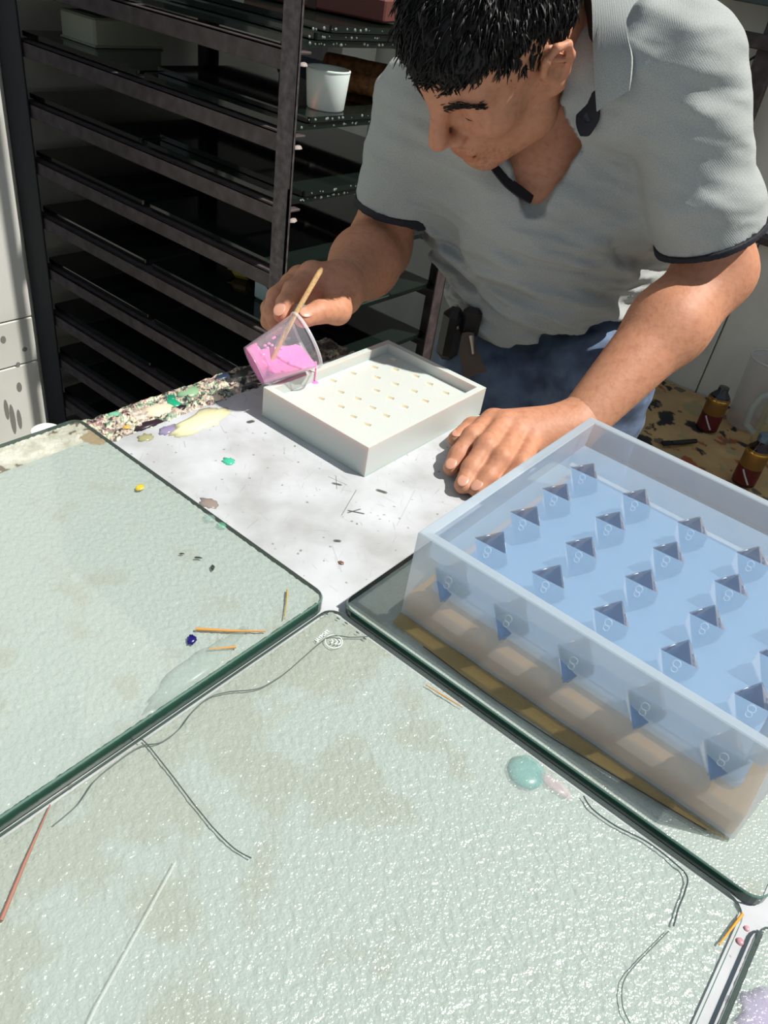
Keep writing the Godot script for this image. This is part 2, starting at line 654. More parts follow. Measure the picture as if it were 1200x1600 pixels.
func build_table():
	var t := node("workbench", self, Vector3(0.22, 0, -0.1))
	tag(t, "sturdy workbench topped with white sheet under the glass plates", "workbench")
	put("tabletop", box_mesh(Vector3(0, 0.755, 0), Vector3(1.738, 0.042, 1.296), 0.003), M.timber, t)
	for x in [-0.8, 0.8]:
		for z in [-0.56, 0.56]:
			put("leg", box_mesh(Vector3(x, 0.367, z), Vector3(0.07, 0.734, 0.07), 0.003), M.timber, t)
	# white sheet with scratches, spots and a band of dried clear resin
	var n := 1024
	var img := Image.create(n, n, false, Image.FORMAT_RGBA8)
	var fn := FastNoiseLite.new()
	fn.seed = 21
	fn.frequency = 0.004
	fn.fractal_octaves = 5
	var soft := fn.get_image(n, n, false, false, true)
	soft.convert(Image.FORMAT_RGBA8)
	var fg := grad([[0.0, rgb(160, 163, 164)], [0.5, rgb(182, 186, 190)], [1.0, rgb(196, 200, 206)]])
	for y in n:
		for x in n:
			img.set_pixel(x, y, fg.sample(soft.get_pixel(x, y).r))
	for i in 420:
		var p := Vector2(rng.randf() * n, rng.randf() * n)
		var a := rng.randfn(0.6, 0.5)
		var l := rng.randf_range(4, 46)
		stroke(img, p, p + Vector2(cos(a), sin(a)) * l, rgb(120, 124, 124), rng.randf_range(0.3, 1.2), rng.randf_range(0.04, 0.22))
	for i in 240:
		var p := Vector2(rng.randf() * n, rng.randf() * n)
		stroke(img, p, p + Vector2(rng.randfn(0, 2), rng.randfn(0, 2)), rgb(105, 100, 92), rng.randf_range(0.7, 3.0), rng.randf_range(0.08, 0.3))
	var uv := func(x: float, z: float) -> Vector2: return Vector2((x + 0.6) / 0.385, (z + 0.75) / 0.385) * n
	for k in [[-0.384, -0.513, -0.365, -0.47, 0.9, 0.55], [-0.418, -0.508, -0.396, -0.512, 1.1, 0.3], [-0.414, -0.515, -0.398, -0.499, 1.0, 0.5], [-0.366, -0.481, -0.353, -0.489, 2.6, 0.5], [-0.364, -0.478, -0.36, -0.492, 2.0, 0.4], [-0.407, -0.503, -0.400, -0.507, 4.5, 0.25], [-0.340, -0.43, -0.31, -0.41, 0.8, 0.2], [-0.37, -0.53, -0.362, -0.533, 6.0, 0.25], [-0.345, -0.56, -0.32, -0.50, 0.8, 0.15], [-0.30, -0.60, -0.285, -0.50, 0.8, 0.15], [-0.545, -0.52, -0.546, -0.515, 7.0, 0.4], [-0.34, -0.44, -0.343, -0.437, 5.0, 0.3]]:
		stroke(img, uv.call(k[0], k[1]), uv.call(k[2], k[3]), rgb(78, 80, 76), k[4], k[5])
	var sm := mat(Color.WHITE, 0.22)
	sm.albedo_texture = ImageTexture.create_from_image(img)
	var s := st()
	s.set_normal(Vector3.UP)
	for k in [[0, 0], [1, 0], [1, 1], [0, 0], [1, 1], [0, 1]]:
		s.set_uv(Vector2(k[0] * 3.0, k[1] * 3.0))
		s.add_vertex(Vector3(-0.6 + 1.155 * k[0] - 0.22, 0.7795, -0.75 + 1.155 * k[1] + 0.1))
	put("scratched_sheet", s.commit(), sm, t)
	s = st()
	prism(s, PackedVector2Array([Vector2(-0.817, -0.646), Vector2(0.335, -0.646), Vector2(0.335, 0.5), Vector2(-0.817, 0.5)]), 0.7762, 0.7794, false, true, true)
	put("sheet_edge", s.commit(), M.edge_light, t)
	# caked resin along the open strip of the bench edge
	var crust := FastNoiseLite.new()
	crust.seed = 5
	crust.frequency = 48.0
	crust.fractal_octaves = 4
	var patch := FastNoiseLite.new()
	patch.seed = 8
	patch.noise_type = FastNoiseLite.TYPE_CELLULAR
	patch.cellular_return_type = FastNoiseLite.RETURN_CELL_VALUE
	patch.frequency = 75.0
	patch.domain_warp_enabled = true
	patch.domain_warp_amplitude = 0.012
	patch.domain_warp_frequency = 60.0
	var hf := func(x: float, z: float) -> float:
		var e := minf(x + 0.871, -0.8175 - x)
		if z > -0.272:
			return 0.7765
		return 0.7765 + clampf(e * 0.6, -0.002, 0.003) + 0.0035 * (0.5 + crust.get_noise_2d(x, z)) + 0.0015 * patch.get_noise_2d(x, z)
	var pal := [rgb(196, 184, 170), rgb(170, 160, 148), rgb(205, 190, 178), rgb(150, 146, 136), rgb(186, 168, 150), rgb(60, 58, 56), rgb(120, 150, 126), rgb(214, 205, 180), rgb(150, 120, 118), rgb(36, 34, 38), rgb(96, 132, 110), rgb(180, 172, 160)]
	var tf := func(x: float, z: float) -> Color:
		var v := (patch.get_noise_2d(x, z) * 0.5 + 0.5) * 11.99
		var c: Color = pal[int(v)]
		var g := crust.get_noise_2d(x * 1.7 + 3.0, z * 1.7)
		c = c.lerp(rgb(60, 52, 48), clampf(g * 1.4 - 0.45, 0.0, 0.6))
		if z < -0.47 + 0.05 * crust.get_noise_2d(x * 0.3, z * 0.3):  # shadow of the pouring arm painted into the crust colour at the far end
			c = c.lerp(rgb(40, 40, 42), clampf(0.5 + 1.6 * crust.get_noise_2d(x * 0.5, z * 0.5), 0.0, 0.92))
		return c.srgb_to_linear()
	var cm := mat(Color.WHITE, 0.55)
	cm.vertex_color_use_as_albedo = true
	put("resin_crust", field_mesh(-0.870, -0.646, -0.8172, 0.5, 36, 760, hf, tf), cm, t)
	for k in [[-0.625, -0.475, 0.011, 0.007, rgb(28, 150, 112)], [-0.634, -0.505, 0.010, 0.016, rgb(130, 168, 132)], [-0.606, -0.52, 0.006, 0.009, rgb(226, 214, 190)], [-0.622, -0.452, 0.013, 0.018, rgb(222, 208, 180)], [-0.640, -0.41, 0.006, 0.008, rgb(110, 176, 146)], [-0.612, -0.475, 0.004, 0.007, rgb(30, 30, 34)], [-0.606, -0.585, 0.006, 0.03, rgb(34, 32, 36)], [-0.628, -0.60, 0.014, 0.04, rgb(46, 44, 46)], [-0.604, -0.425, 0.006, 0.02, rgb(44, 32, 40)], [-0.641, -0.56, 0.006, 0.014, rgb(40, 52, 74)], [-0.612, -0.405, 0.003, 0.004, rgb(220, 160, 70)], [-0.636, -0.48, 0.006, 0.006, rgb(20, 120, 90)]]:
		put("resin_patch", blob_mesh(Vector3(k[0] - 0.22, 0.7805, k[1] + 0.1), k[2], k[3], 0.0, 0.0022, 0.35, int(k[3] * 9000) % 97), mat(k[4], 0.35), t)

func blob_mesh(c: Vector3, rx: float, rz: float, turn: float, hgt: float, wob: float, sd: int) -> ArrayMesh:
	var s := st()
	var n := 36
	var rings := []
	for j in 5:
		var t := j / 4.0
		var ring := []
		for i in n:
			var a := TAU * i / n
			var w: float = 1.0 + wob * noise.get_noise_2d(cos(a) * 1.3 + sd * 3.1, sin(a) * 1.3 - sd)
			var p := Vector3(cos(a) * rx * w * t, hgt * sqrt(maxf(0.0, 1.0 - t * t)), sin(a) * rz * w * t).rotated(Vector3.UP, turn)
			var nn := Vector3(p.x / rx * t, 1.0, p.z / rz * t) if t < 0.9 else Vector3(p.x / rx, 0.4, p.z / rz)
			ring.append([c + p, nn.normalized()])
		rings.append(ring)
	for j in 4:
		for i in n:
			smooth_tri(s, rings[j][i], rings[j][(i + 1) % n], rings[j + 1][(i + 1) % n])
			smooth_tri(s, rings[j][i], rings[j + 1][(i + 1) % n], rings[j + 1][i])
	return s.commit()

func plate(called: String, label: String, x0: float, z0: float, x1: float, z1: float, y0: float, y1: float, bump: float, stain: Callable, r := 0.012) -> Node3D:
	var c := Vector3((x0 + x1) / 2, y0, (z0 + z1) / 2)
	var o := node(called, self, c)
	tag(o, label, "glass plate", "glass plates on the bench")
	var hx := (x1 - x0) / 2
	var hz := (z1 - z0) / 2
	var poly := rounded(-hx, -hz, hx, hz, r)
	var s := st()
	prism(s, poly, 0.0022, y1 - y0, true, false, false)
	put("pane", s.commit(), M.pane, o)
	s = st()
	prism(s, poly, 0.0021, y1 - y0 - 0.0012, false, true, false)
	put("glass_edge", s.commit(), M.edge, o)
	s = st()
	var ins := rounded(-hx + 0.0008, -hz + 0.0008, hx - 0.0008, hz - 0.0008, r)
	for i in poly.size():
		var j := (i + 1) % poly.size()
		var a := Vector3(poly[i].x, y1 - y0 - 0.0012, poly[i].y)
		var b := Vector3(poly[j].x, y1 - y0 - 0.0012, poly[j].y)
		var c2 := Vector3(ins[j].x, y1 - y0 + 0.0002, ins[j].y)
		var d := Vector3(ins[i].x, y1 - y0 + 0.0002, ins[i].y)
		quad(s, a, b, c2, d, Vector3(a.x / hx, 0.8, a.z / hz))
	put("ground_arris", s.commit(), M.edge_light, o)
	var cell := FastNoiseLite.new()
	cell.seed = 31
	cell.noise_type = FastNoiseLite.TYPE_CELLULAR
	cell.cellular_return_type = FastNoiseLite.RETURN_DISTANCE
	cell.frequency = 230.0
	cell.fractal_type = FastNoiseLite.FRACTAL_NONE
	var wave := FastNoiseLite.new()
	wave.seed = 32
	wave.frequency = 260.0
	wave.fractal_octaves = 2
	var hf := func(x: float, z: float) -> float:
		var gx := c.x + x
		var gz := c.z + z
		var dm: float = cell.get_noise_2d(gx * 0.8 + gz * 0.25, gz * 1.15)
		return y1 - y0 - 0.0030 + bump * (-0.0008 * dm + 0.0005 * wave.get_noise_2d(gx * 0.7, gz))
	var tf := func(x: float, z: float) -> Color:
		return stain.call(c.x + x, c.z + z)
	var nn := 230
	put("bubble_backing", field_mesh(-hx + 0.003, -hz + 0.003, hx - 0.003, hz - 0.003, nn, nn, hf, tf), M.backing, o)
	return o

func build_plates():
	var blot := FastNoiseLite.new()
	blot.seed = 41
	blot.frequency = 14.0
	blot.fractal_octaves = 4
	var base := rgb(161, 173, 168).srgb_to_linear()
	var dirt := rgb(146, 148, 128).srgb_to_linear()
	var clean := func(x: float, z: float) -> Color:
		return base.lerp(dirt, clampf(blot.get_noise_2d(x, z) * 1.2 - 0.25, 0.0, 0.35))
	var left := func(x: float, z: float) -> Color:
		var c: Color = clean.call(x, z)
		if x < -0.597:
			var k := blot.get_noise_2d(x * 2.0, z * 2.0)
			c = rgb(168, 168, 150).srgb_to_linear().lerp(rgb(208, 208, 196).srgb_to_linear(), clampf(0.5 + k * 1.6, 0.0, 1.0))
			if k < -0.28:
				c = rgb(92, 78, 58).srgb_to_linear()
		if Vector2((x + 0.6) / 0.016, (z + 0.356 + 0.02) / 0.034).length() + 0.5 * blot.get_noise_2d(x * 4.0, z * 4.0) < 1.0:
			c = rgb(150, 132, 98).srgb_to_linear()
		return c
	var front := func(x: float, z: float) -> Color:
		var c := base.lerp(dirt, clampf(blot.get_noise_2d(x, z) * 1.6 + 0.9 * (-0.14 - x) / 0.14, 0.0, 0.55) * (0.75 + 0.25 * blot.get_noise_2d(x * 5.0, z * 5.0)))
		return c
	plate("glass_plate", "large clear glass plate on the left with dirty far corner and toothpick slivers", -0.637, -0.3665, -0.2862, -0.016, 0.7797, 0.7945, 1.35, left)
	plate("glass_plate", "nearest clear glass plate in the middle with long dark hair strands on it", -0.2832, -0.3672, 0.070, -0.010, 0.7797, 0.786, 1.15, front)
	plate("glass_plate", "clear glass plate underneath the large blue mould", -0.277, -0.724, 0.077, -0.371, 0.7797, 0.7905, 0.35, clean)
	plate("glass_plate", "clear glass plate in the near right corner with purple stain", 0.0795, -0.366, 0.43, -0.012, 0.7797, 0.788, 0.8, clean)

# ------------------------------------------------------------------ shelf rack

func angle_bar(s: SurfaceTool, from: Vector3, to: Vector3, d1: Vector3, d2: Vector3, t := 0.004):
	# L-section between two points with flanges along d1 and d2
	var l := to - from
	for k in [[d1, d2], [d2, d1]]:
		var w: Vector3 = k[0]
		var th: Vector3 = k[1].normalized() * t
		var bs := Basis(l.normalized(), w.normalized(), l.normalized().cross(w.normalized()))
		var c := from + l / 2 + w / 2 + th / 2
		box(s, c, Vector3(l.length(), w.length(), t), 0.0008, bs)

func build_rack():
	var o := node("shelf_rack", self, Vector3(-1.345, 0, -1.2))
	tag(o, "tall black steel angle rack with shelves of dark glass", "rack")
	var x0 := -0.41
	var x1 := 0.41
	var z0 := -0.27
	var z1 := 0.25
	var top := 1.75
	for k in [[x0 - 0.055, z1, 1, -1, 0.091], [x1, z1, -1, -1, 0.036], [x0, z0, 1, 1, 0.037], [x1, z0, -1, 1, 0.045]]:
		var s := st()
		angle_bar(s, Vector3(k[0], 0, k[1]), Vector3(k[0], top, k[1]), Vector3(k[2] * k[4], 0, 0), Vector3(0, 0, k[3] * (0.008 if k[0] > 0 and k[1] > 0 else 0.037)))
		put("post", s.commit(), M.steel_worn if k[0] > 0 and k[1] > 0 else (M.steel_dark if k[0] < 0 and k[1] > 0 else M.steel), o)
	var hs := [0.125, 0.243, 0.362, 0.480, 0.602, 0.722, 0.838, 0.953, 1.070, 1.30, 1.52]
	for y in hs:
		for z in [z1 - 0.006, z0 + 0.006]:
			var s := st()
			var dz := -1.0 if z > 0 else 1.0
			angle_bar(s, Vector3(x0 + 0.006, y, z), Vector3(x1 - 0.006, y, z), Vector3(0, -0.030, 0), Vector3(0, 0, 0.03 * dz))
			put("rail", s.commit(), M.steel, o)
		for x in [x0 + 0.006]:
			var s := st()
			var dx := -1.0 if x > 0 else 1.0
			angle_bar(s, Vector3(x, y - 0.0042, z0 + 0.04), Vector3(x, y - 0.0042, z1 - 0.04), Vector3(0, -0.026, 0), Vector3(0.03 * dx, 0, 0))
			put("side_rail", s.commit(), M.steel, o)
	for y in [1.052, 0.935, 0.820, 0.704]:
		put("weld_bead", blob_mesh(Vector3(x1 - 0.004, y, z1 - 0.018), 0.006, 0.010, 0.3, 0.005, 0.4, int(y * 100)), mat(rgb(150, 140, 134), 0.6), o)
	# glass plates on the shelves, loose
	var spots := []
	for i in 9:
		var y: float = hs[i]
		for col in 2:
			var n := 1
			if col == 1:
				n = [1, 1, 1, 1, 1, 1, 2, 2, 3][i]
			for q in n:
				spots.append([col, y + 0.0045 + q * 0.0105, i, q])
	var names := ["lowest shelf", "second shelf from bottom", "third shelf from bottom", "fourth shelf from bottom", "shelf with blue-lidded box", "sixth shelf from bottom", "shelf under the white cup's shelf", "white cup's shelf", "topmost visible shelf"]
	for k in spots:
		var xx := -1.345 + (-0.2 if k[1] < 0 else (-0.203 if k[0] == 0 else 0.203))
		var g := node("shelf_glass", self, Vector3(xx, k[1], -1.207))
		var where: String = "left" if k[0] == 0 else "right"
		var lay: String = ["", ", second in stack", ", top of stack"][k[3]]
		tag(g, "%s dark glass plate on the rack's %s%s" % [where, names[k[2]], lay], "glass plate", "dark glass plates stored in the rack")
		var s := st()
		var w: float = 0.19 if k[0] == 0 else 0.192 + 0.003 * ((k[3] * 7) % 3 - 1)
		prism(s, rounded(-0.2, -0.24, w, 0.236 - 0.03 * k[3], 0.006), 0.0, 0.009)
		put("pane", s.commit(), M.dark_glass, g)
		if k[0] == 1 and k[2] >= 6:
			s = st()
			for q in 34:
				var z := rng.randf_range(-0.22, 0.22)
				var a := rng.randf_range(0.0008, 0.003)
				var e := frame_on(Vector3(w, rng.randf_range(0.0032, 0.0058), z), Vector3.RIGHT)
				lathe(s, [Vector2(0, 0.0012), Vector2(0.7 * a, 0.0009), Vector2(a, 0)], 7, e)
			var fk := put("resin_fleck", s.commit(), mat(rgb(118, 130, 126), 0.5), g)
			fk.set_meta("kind", "stuff")
	# things on the shelves
	var wb := node("silicone_block", self, Vector3(-1.62, 0.967, -1.10))
	tag(wb, "pale greenish silicone mould block lying at the left of an upper shelf", "mould")
	put("body", box_mesh(Vector3(0, 0.026, 0), Vector3(0.118, 0.050, 0.16), 0.004), mat(rgb(176, 180, 160), 0.5), wb)
	put("bottom_rim", box_mesh(Vector3(0, 0.002, 0), Vector3(0.122, 0.004, 0.164), 0.001), mat(rgb(160, 164, 146), 0.5), wb)
	put("top_recess", box_mesh(Vector3(0, 0.0512, 0), Vector3(0.09, 0.002, 0.13), 0.0008), mat(rgb(140, 146, 128), 0.6), wb)
	var cup := node("silicone_cup", self, Vector3(-0.995, 0.9775, -1.085))
	tag(cup, "small white silicone cup standing on the rack behind the man's shoulder", "cup")
	put("body", lathe_mesh([Vector2(0, 0), Vector2(0.030, 0), Vector2(0.0315, 0.002), Vector2(0.037, 0.058), Vector2(0.0368, 0.0595), Vector2(0.0352, 0.060), Vector2(0.034, 0.058), Vector2(0.029, 0.006), Vector2(0, 0.005)], 44), sil(rgb(246, 250, 244)), cup)
	put("rim", lathe_mesh([Vector2(0.034, 0.0585), Vector2(0.0345, 0.0605), Vector2(0.036, 0.0612), Vector2(0.0374, 0.0605), Vector2(0.0376, 0.0585)], 44), sil(rgb(226, 236, 230)), cup)
	var cork := mat(rgb(164, 112, 70), 0.7)
	cork.albedo_texture = ntex(0.03, 256, grad([[0.0, Color(0.5, 0.45, 0.4)], [0.6, Color(1, 1, 1)], [1.0, Color(1.0, 0.85, 0.6)]]), false, FastNoiseLite.TYPE_SIMPLEX_SMOOTH, 4, 6, 51)
	tri_world(cork, 9.0)
	for k in [[Vector3(-1.03, 1.002, -1.235), 0.017, "lower brown tape-wrapped roll lying just behind the white cup"], [Vector3(-1.12, 1.007, -1.33), 0.02, "upper brown tape-wrapped roll farther back behind the white cup"]]:
		var r := node("brown_roll", self, k[0])
		tag(r, k[2], "roll", "brown rolls on the rack shelf")
		var q: float = k[1]
		var f := frame_on(Vector3.ZERO, Vector3(1, 0, -0.35))
		put("wrap", lathe_mesh([Vector2(q * 0.98, -0.085), Vector2(q, -0.075), Vector2(q * 1.04, -0.03), Vector2(q, 0.0), Vector2(q * 1.03, 0.04), Vector2(q * 0.97, 0.085)], 22, f), cork, r)
		put("end_face", lathe_mesh([Vector2(0, -0.0855), Vector2(q * 0.4, -0.083), Vector2(q * 0.98, -0.085)], 22, f), mat(rgb(150, 110, 70), 0.8), r)
		put("end_face", lathe_mesh([Vector2(q * 0.97, 0.085), Vector2(q * 0.4, 0.083), Vector2(0, 0.0855)], 22, f), mat(rgb(150, 110, 70), 0.8), r)
	var tub := node("white_tub", self, Vector3(-1.33, 0.9665, -1.39))
	tag(tub, "small white plastic tub with grey band at the back of the cup shelf", "tub")
	put("body", box_mesh(Vector3(0, 0.045, 0), Vector3(0.14, 0.09, 0.06), 0.008), M.white_plastic, tub)
	put("band", box_mesh(Vector3(0, 0.02, 0), Vector3(0.142, 0.03, 0.062), 0.004), mat(rgb(120, 130, 150), 0.5), tub)
	var pl := node("red_board", self, Vector3(-1.12, 1.107, -1.2))
	tag(pl, "dull red-brown board lying on the topmost glass stack", "board")
	put("board", box_mesh(Vector3(0, 0.018, 0), Vector3(0.28, 0.034, 0.10), 0.003, Basis(Vector3.UP, 0.25)), mat(rgb(96, 52, 46), 0.7), pl)
	put("strap", box_mesh(Vector3(0, 0.018, 0), Vector3(0.02, 0.0365, 0.103), 0.002, Basis(Vector3.UP, 0.25)), mat(rgb(60, 40, 38), 0.7), pl)
	var bb := node("lidded_box", self, Vector3(-1.03, 0.616, -1.17))
	tag(bb, "pale translucent box with blue lid on the rack behind the right hand", "box")
	put("body", box_mesh(Vector3(0, 0.03, 0), Vector3(0.13, 0.06, 0.28), 0.005), mat(rgb(150, 178, 182), 0.4), bb)
	put("lid", box_mesh(Vector3(0, 0.066, 0), Vector3(0.136, 0.012, 0.286), 0.004), mat(rgb(70, 110, 140), 0.4), bb)
	var s2 := st()
	tube(s2, [Vector3(-0.05, 0.048, 0.1408), Vector3(-0.02, 0.034, 0.1408), Vector3(0.01, 0.026, 0.1408), Vector3(0.04, 0.024, 0.1408)], [0.001, 0.003, 0.0035, 0.001], 6)
	put("marker_streak", s2.commit(), mat(rgb(40, 80, 84), 0.5), bb)
	var yb := node("yellow_packet", self, Vector3(-1.185, 0.616, -1.09))
	tag(yb, "small shiny yellow wrapped packet on a lower rack shelf", "packet")
	put("wrapper", box_mesh(Vector3(0, 0.014, 0), Vector3(0.045, 0.027, 0.05), 0.009, Basis(Vector3.UP, 0.4)), mat(rgb(160, 140, 50), 0.25), yb)
	put("crimped_end", box_mesh(Vector3(-0.026, 0.014, 0.008), Vector3(0.012, 0.004, 0.036), 0.001, Basis(Vector3.UP, 0.4)), mat(rgb(150, 136, 60), 0.25), yb)

func sil(c: Color) -> StandardMaterial3D:
	var m := mat(c, 0.42)
	m.subsurf_scatter_enabled = true
	m.subsurf_scatter_strength = 0.35
	return m

# ------------------------------------------------------------------ low bench with bottles, right-hand back

func build_back_corner():
	var o := node("low_bench", self, Vector3(-0.04, 0, -1.72))
	tag(o, "low bench covered with paint-stained brown cardboard", "bench")
	put("benchtop", box_mesh(Vector3(0, 0.27, 0), Vector3(1.1, 0.05, 0.99), 0.004), M.timber, o)
	for x in [-0.5, 0.5]:
		for z in [-0.42, 0.42]:
			put("leg", box_mesh(Vector3(x, 0.12, z), Vector3(0.06, 0.24, 0.06), 0.003), M.timber, o)
	var blot := FastNoiseLite.new()
	blot.seed = 61
	blot.frequency = 7.0
	blot.fractal_octaves = 5
	var hf := func(x: float, z: float) -> float: return 0.2965 + 0.0035 * noise.get_noise_2d(x * 9.0, z * 9.0)
	var tf := func(x: float, z: float) -> Color:
		var v := blot.get_noise_2d(x, z * 0.9)
		var w := blot.get_noise_2d(x + 7.0, z * 1.2)
		var c := rgb(212, 176, 124).lerp(rgb(186, 152, 106), clampf(0.5 + w, 0.0, 1.0))
		if v > 0.31:
			c = rgb(40, 40, 44).lerp(rgb(92, 84, 70), clampf(0.6 - v, 0.0, 0.6))
		elif w > 0.36:
			c = rgb(164, 92, 56)
		elif v < -0.34:
			c = rgb(176, 158, 118)
		return c.srgb_to_linear()
	var cm := mat(Color.WHITE, 0.8)
	cm.vertex_color_use_as_albedo = true
	put("cardboard_sheet", field_mesh(-0.545, -0.49, 0.545, 0.49, 200, 180, hf, tf), cm, o)
	bottle(Vector3(-0.383, 0.3005, -2.01), "squat dark red and gold drink bottle farther back on the cardboard", 0.0)
	bottle(Vector3(-0.218, 0.3005, -1.82), "nearer dark red and gold drink bottle with steel-blue cap at the mould's corner", 1.0)
	var jar := node("plastic_tumbler", self, Vector3(-0.322, 0.3005, -2.13))
	tag(jar, "tall clear plastic tumbler standing behind the farther bottle", "tumbler")
	put("wall", lathe_mesh([Vector2(0, 0.002), Vector2(0.044, 0.002), Vector2(0.047, 0.006), Vector2(0.056, 0.19), Vector2(0.058, 0.192), Vector2(0.057, 0.194)], 40), mat(rgb(205, 200, 200), 0.3, 0.0, 0.38), jar)
	put("rim", lathe_mesh([Vector2(0.055, 0.190), Vector2(0.058, 0.189), Vector2(0.0595, 0.192), Vector2(0.058, 0.195), Vector2(0.055, 0.194)], 40), mat(rgb(220, 220, 220), 0.2, 0.0, 0.6), jar)
	var g := node("glass_jug", self, Vector3(-0.225, 0.3005, -2.06))
	tag(g, "yellowish clear jug at the right edge behind the nearer bottle", "jug")
	put("wall", lathe_mesh([Vector2(0, 0.002), Vector2(0.05, 0.002), Vector2(0.055, 0.008), Vector2(0.058, 0.15), Vector2(0.052, 0.19), Vector2(0.055, 0.20)], 40), mat(rgb(190, 180, 130), 0.2, 0.0, 0.25), g)
	var s := st()
	tube(s, [Vector3(-0.05, 0.03, 0.022), Vector3(-0.075, 0.05, 0.033), Vector3(-0.078, 0.10, 0.035), Vector3(-0.07, 0.13, 0.03), Vector3(-0.052, 0.145, 0.022)], 0.009, 12)
	put("handle", s.commit(), mat(rgb(190, 205, 200), 0.3, 0.0, 0.5), g)
	s = st()
	var b := node("brush_stub", self, Vector3(-0.392, 0.302, -1.865))
	tag(b, "short black brush stub lying on the stained cardboard", "brush")
	tube(s, [Vector3(-0.02, 0.006, 0.03), Vector3(0, 0.007, 0), Vector3(0.02, 0.007, -0.035)], [0.006, 0.007, 0.006], 10)
	put("handle", s.commit(), M.black, b)
	put("bristle_tip", box_mesh(Vector3(-0.028, 0.006, 0.042), Vector3(0.016, 0.009, 0.03), 0.003, Basis(Vector3.UP, -0.52)), mat(rgb(30, 34, 40), 0.9), b)
	# dark steel stand by the wall at the right edge
	var f := node("steel_stand", self, Vector3(-0.587, 0, -2.14))
	tag(f, "dark steel stand with crossbar against the wall at the right edge", "stand")
	s = st()
	box(s, Vector3(-0.035, 0.72, 0), Vector3(0.045, 1.44, 0.03), 0.002)
	put("post", s.commit(), M.steel, f)
	put("crossbar", box_mesh(Vector3(0.1, 1.152, 0.025), Vector3(0.62, 0.03, 0.02), 0.002), M.steel, f)
	put("top_plate", box_mesh(Vector3(0.1, 1.245, 0), Vector3(0.62, 0.055, 0.06), 0.002), mat(rgb(70, 84, 82), 0.5), f)
	put("foot", box_mesh(Vector3(-0.035, 0.004, 0), Vector3(0.1, 0.008, 0.1), 0.002), M.steel, f)
	put("bracket", box_mesh(Vector3(0.12, 0.748, -0.045), Vector3(0.10, 0.016, 0.06), 0.002), M.steel, f)
	s = st()
	tube(s, [Vector3(-0.62, 1.3, -2.205), Vector3(-0.64, 1.18, -2.205), Vector3(-0.665, 1.12, -2.205), Vector3(-0.70, 1.09, -2.205), Vector3(-0.75, 1.10, -2.205)], 0.003, 8)
	var w := put("black_cable", s.commit(), M.black)
	tag(w, "thin black cable hanging on the wall beside the steel stand", "cable")
	var p := node("white_pipe", self, Vector3(-1.246, 0, -0.646))
	tag(p, "white plastic pipe end with domed cap beyond the bench corner", "pipe")
	put("tube", lathe_mesh([Vector2(0.026, 0), Vector2(0.026, 0.34)], 28), M.white_plastic, p)
	put("cap", lathe_mesh([Vector2(0.0262, 0.33), Vector2(0.030, 0.331), Vector2(0.030, 0.36), Vector2(0.027, 0.374), Vector2(0.016, 0.381), Vector2(0, 0.383)], 28), M.white_plastic, p)

func bottle(at: Vector3, label: String, cap: float):
	var b := node("drink_bottle", self, at)
	tag(b, label, "bottle", "dark drink bottles on the cardboard")
	var glass := mat(rgb(40, 20, 14), 0.08)
	put("body", lathe_mesh([Vector2(0, 0), Vector2(0.024, 0), Vector2(0.0275, 0.003), Vector2(0.0275, 0.062), Vector2(0.0275, 0.088), Vector2(0.025, 0.098), Vector2(0.018, 0.107), Vector2(0.0135, 0.112), Vector2(0.0125, 0.122)], 36), glass, b)
	put("red_label", lathe_mesh([Vector2(0.0277, 0.008), Vector2(0.0279, 0.010), Vector2(0.0279, 0.048), Vector2(0.0277, 0.05)], 36), mat(rgb(94, 20, 32), 0.35), b)
	put("gold_label", lathe_mesh([Vector2(0.0277, 0.05), Vector2(0.028, 0.052), Vector2(0.028, 0.084), Vector2(0.0268, 0.092), Vector2(0.0255, 0.097)], 36), mat(rgb(140, 106, 56), 0.3, 0.4), b)
	put("gold_ring", lathe_mesh([Vector2(0.0278, 0.086), Vector2(0.0284, 0.088), Vector2(0.0284, 0.091), Vector2(0.0272, 0.093)], 36), mat(rgb(214, 170, 80), 0.2, 0.8), b)
	var s := st()
	var sw := []
	for i in 9:
		var a := 1.0 + i * 0.11
		sw.append(Vector3(cos(a) * 0.0281, 0.012 + i * 0.0042, sin(a) * 0.0281))
	tube(s, sw, 0.0022, 6)
	put("white_swoosh", s.commit(), mat(rgb(200, 200, 206), 0.4), b)
	if cap > 0.0:
		put("cap", lathe_mesh([Vector2(0.0135, 0.118), Vector2(0.0152, 0.118), Vector2(0.0152, 0.132), Vector2(0.0142, 0.135), Vector2(0, 0.1355)], 30), mat(rgb(92, 120, 146), 0.3, 0.4), b)
	else:
		put("neck_seal", lathe_mesh([Vector2(0.0255, 0.097), Vector2(0.0185, 0.107), Vector2(0.014, 0.112), Vector2(0.013, 0.124), Vector2(0, 0.125)], 30), mat(rgb(52, 56, 62), 0.15), b)

# ------------------------------------------------------------------ silicone moulds

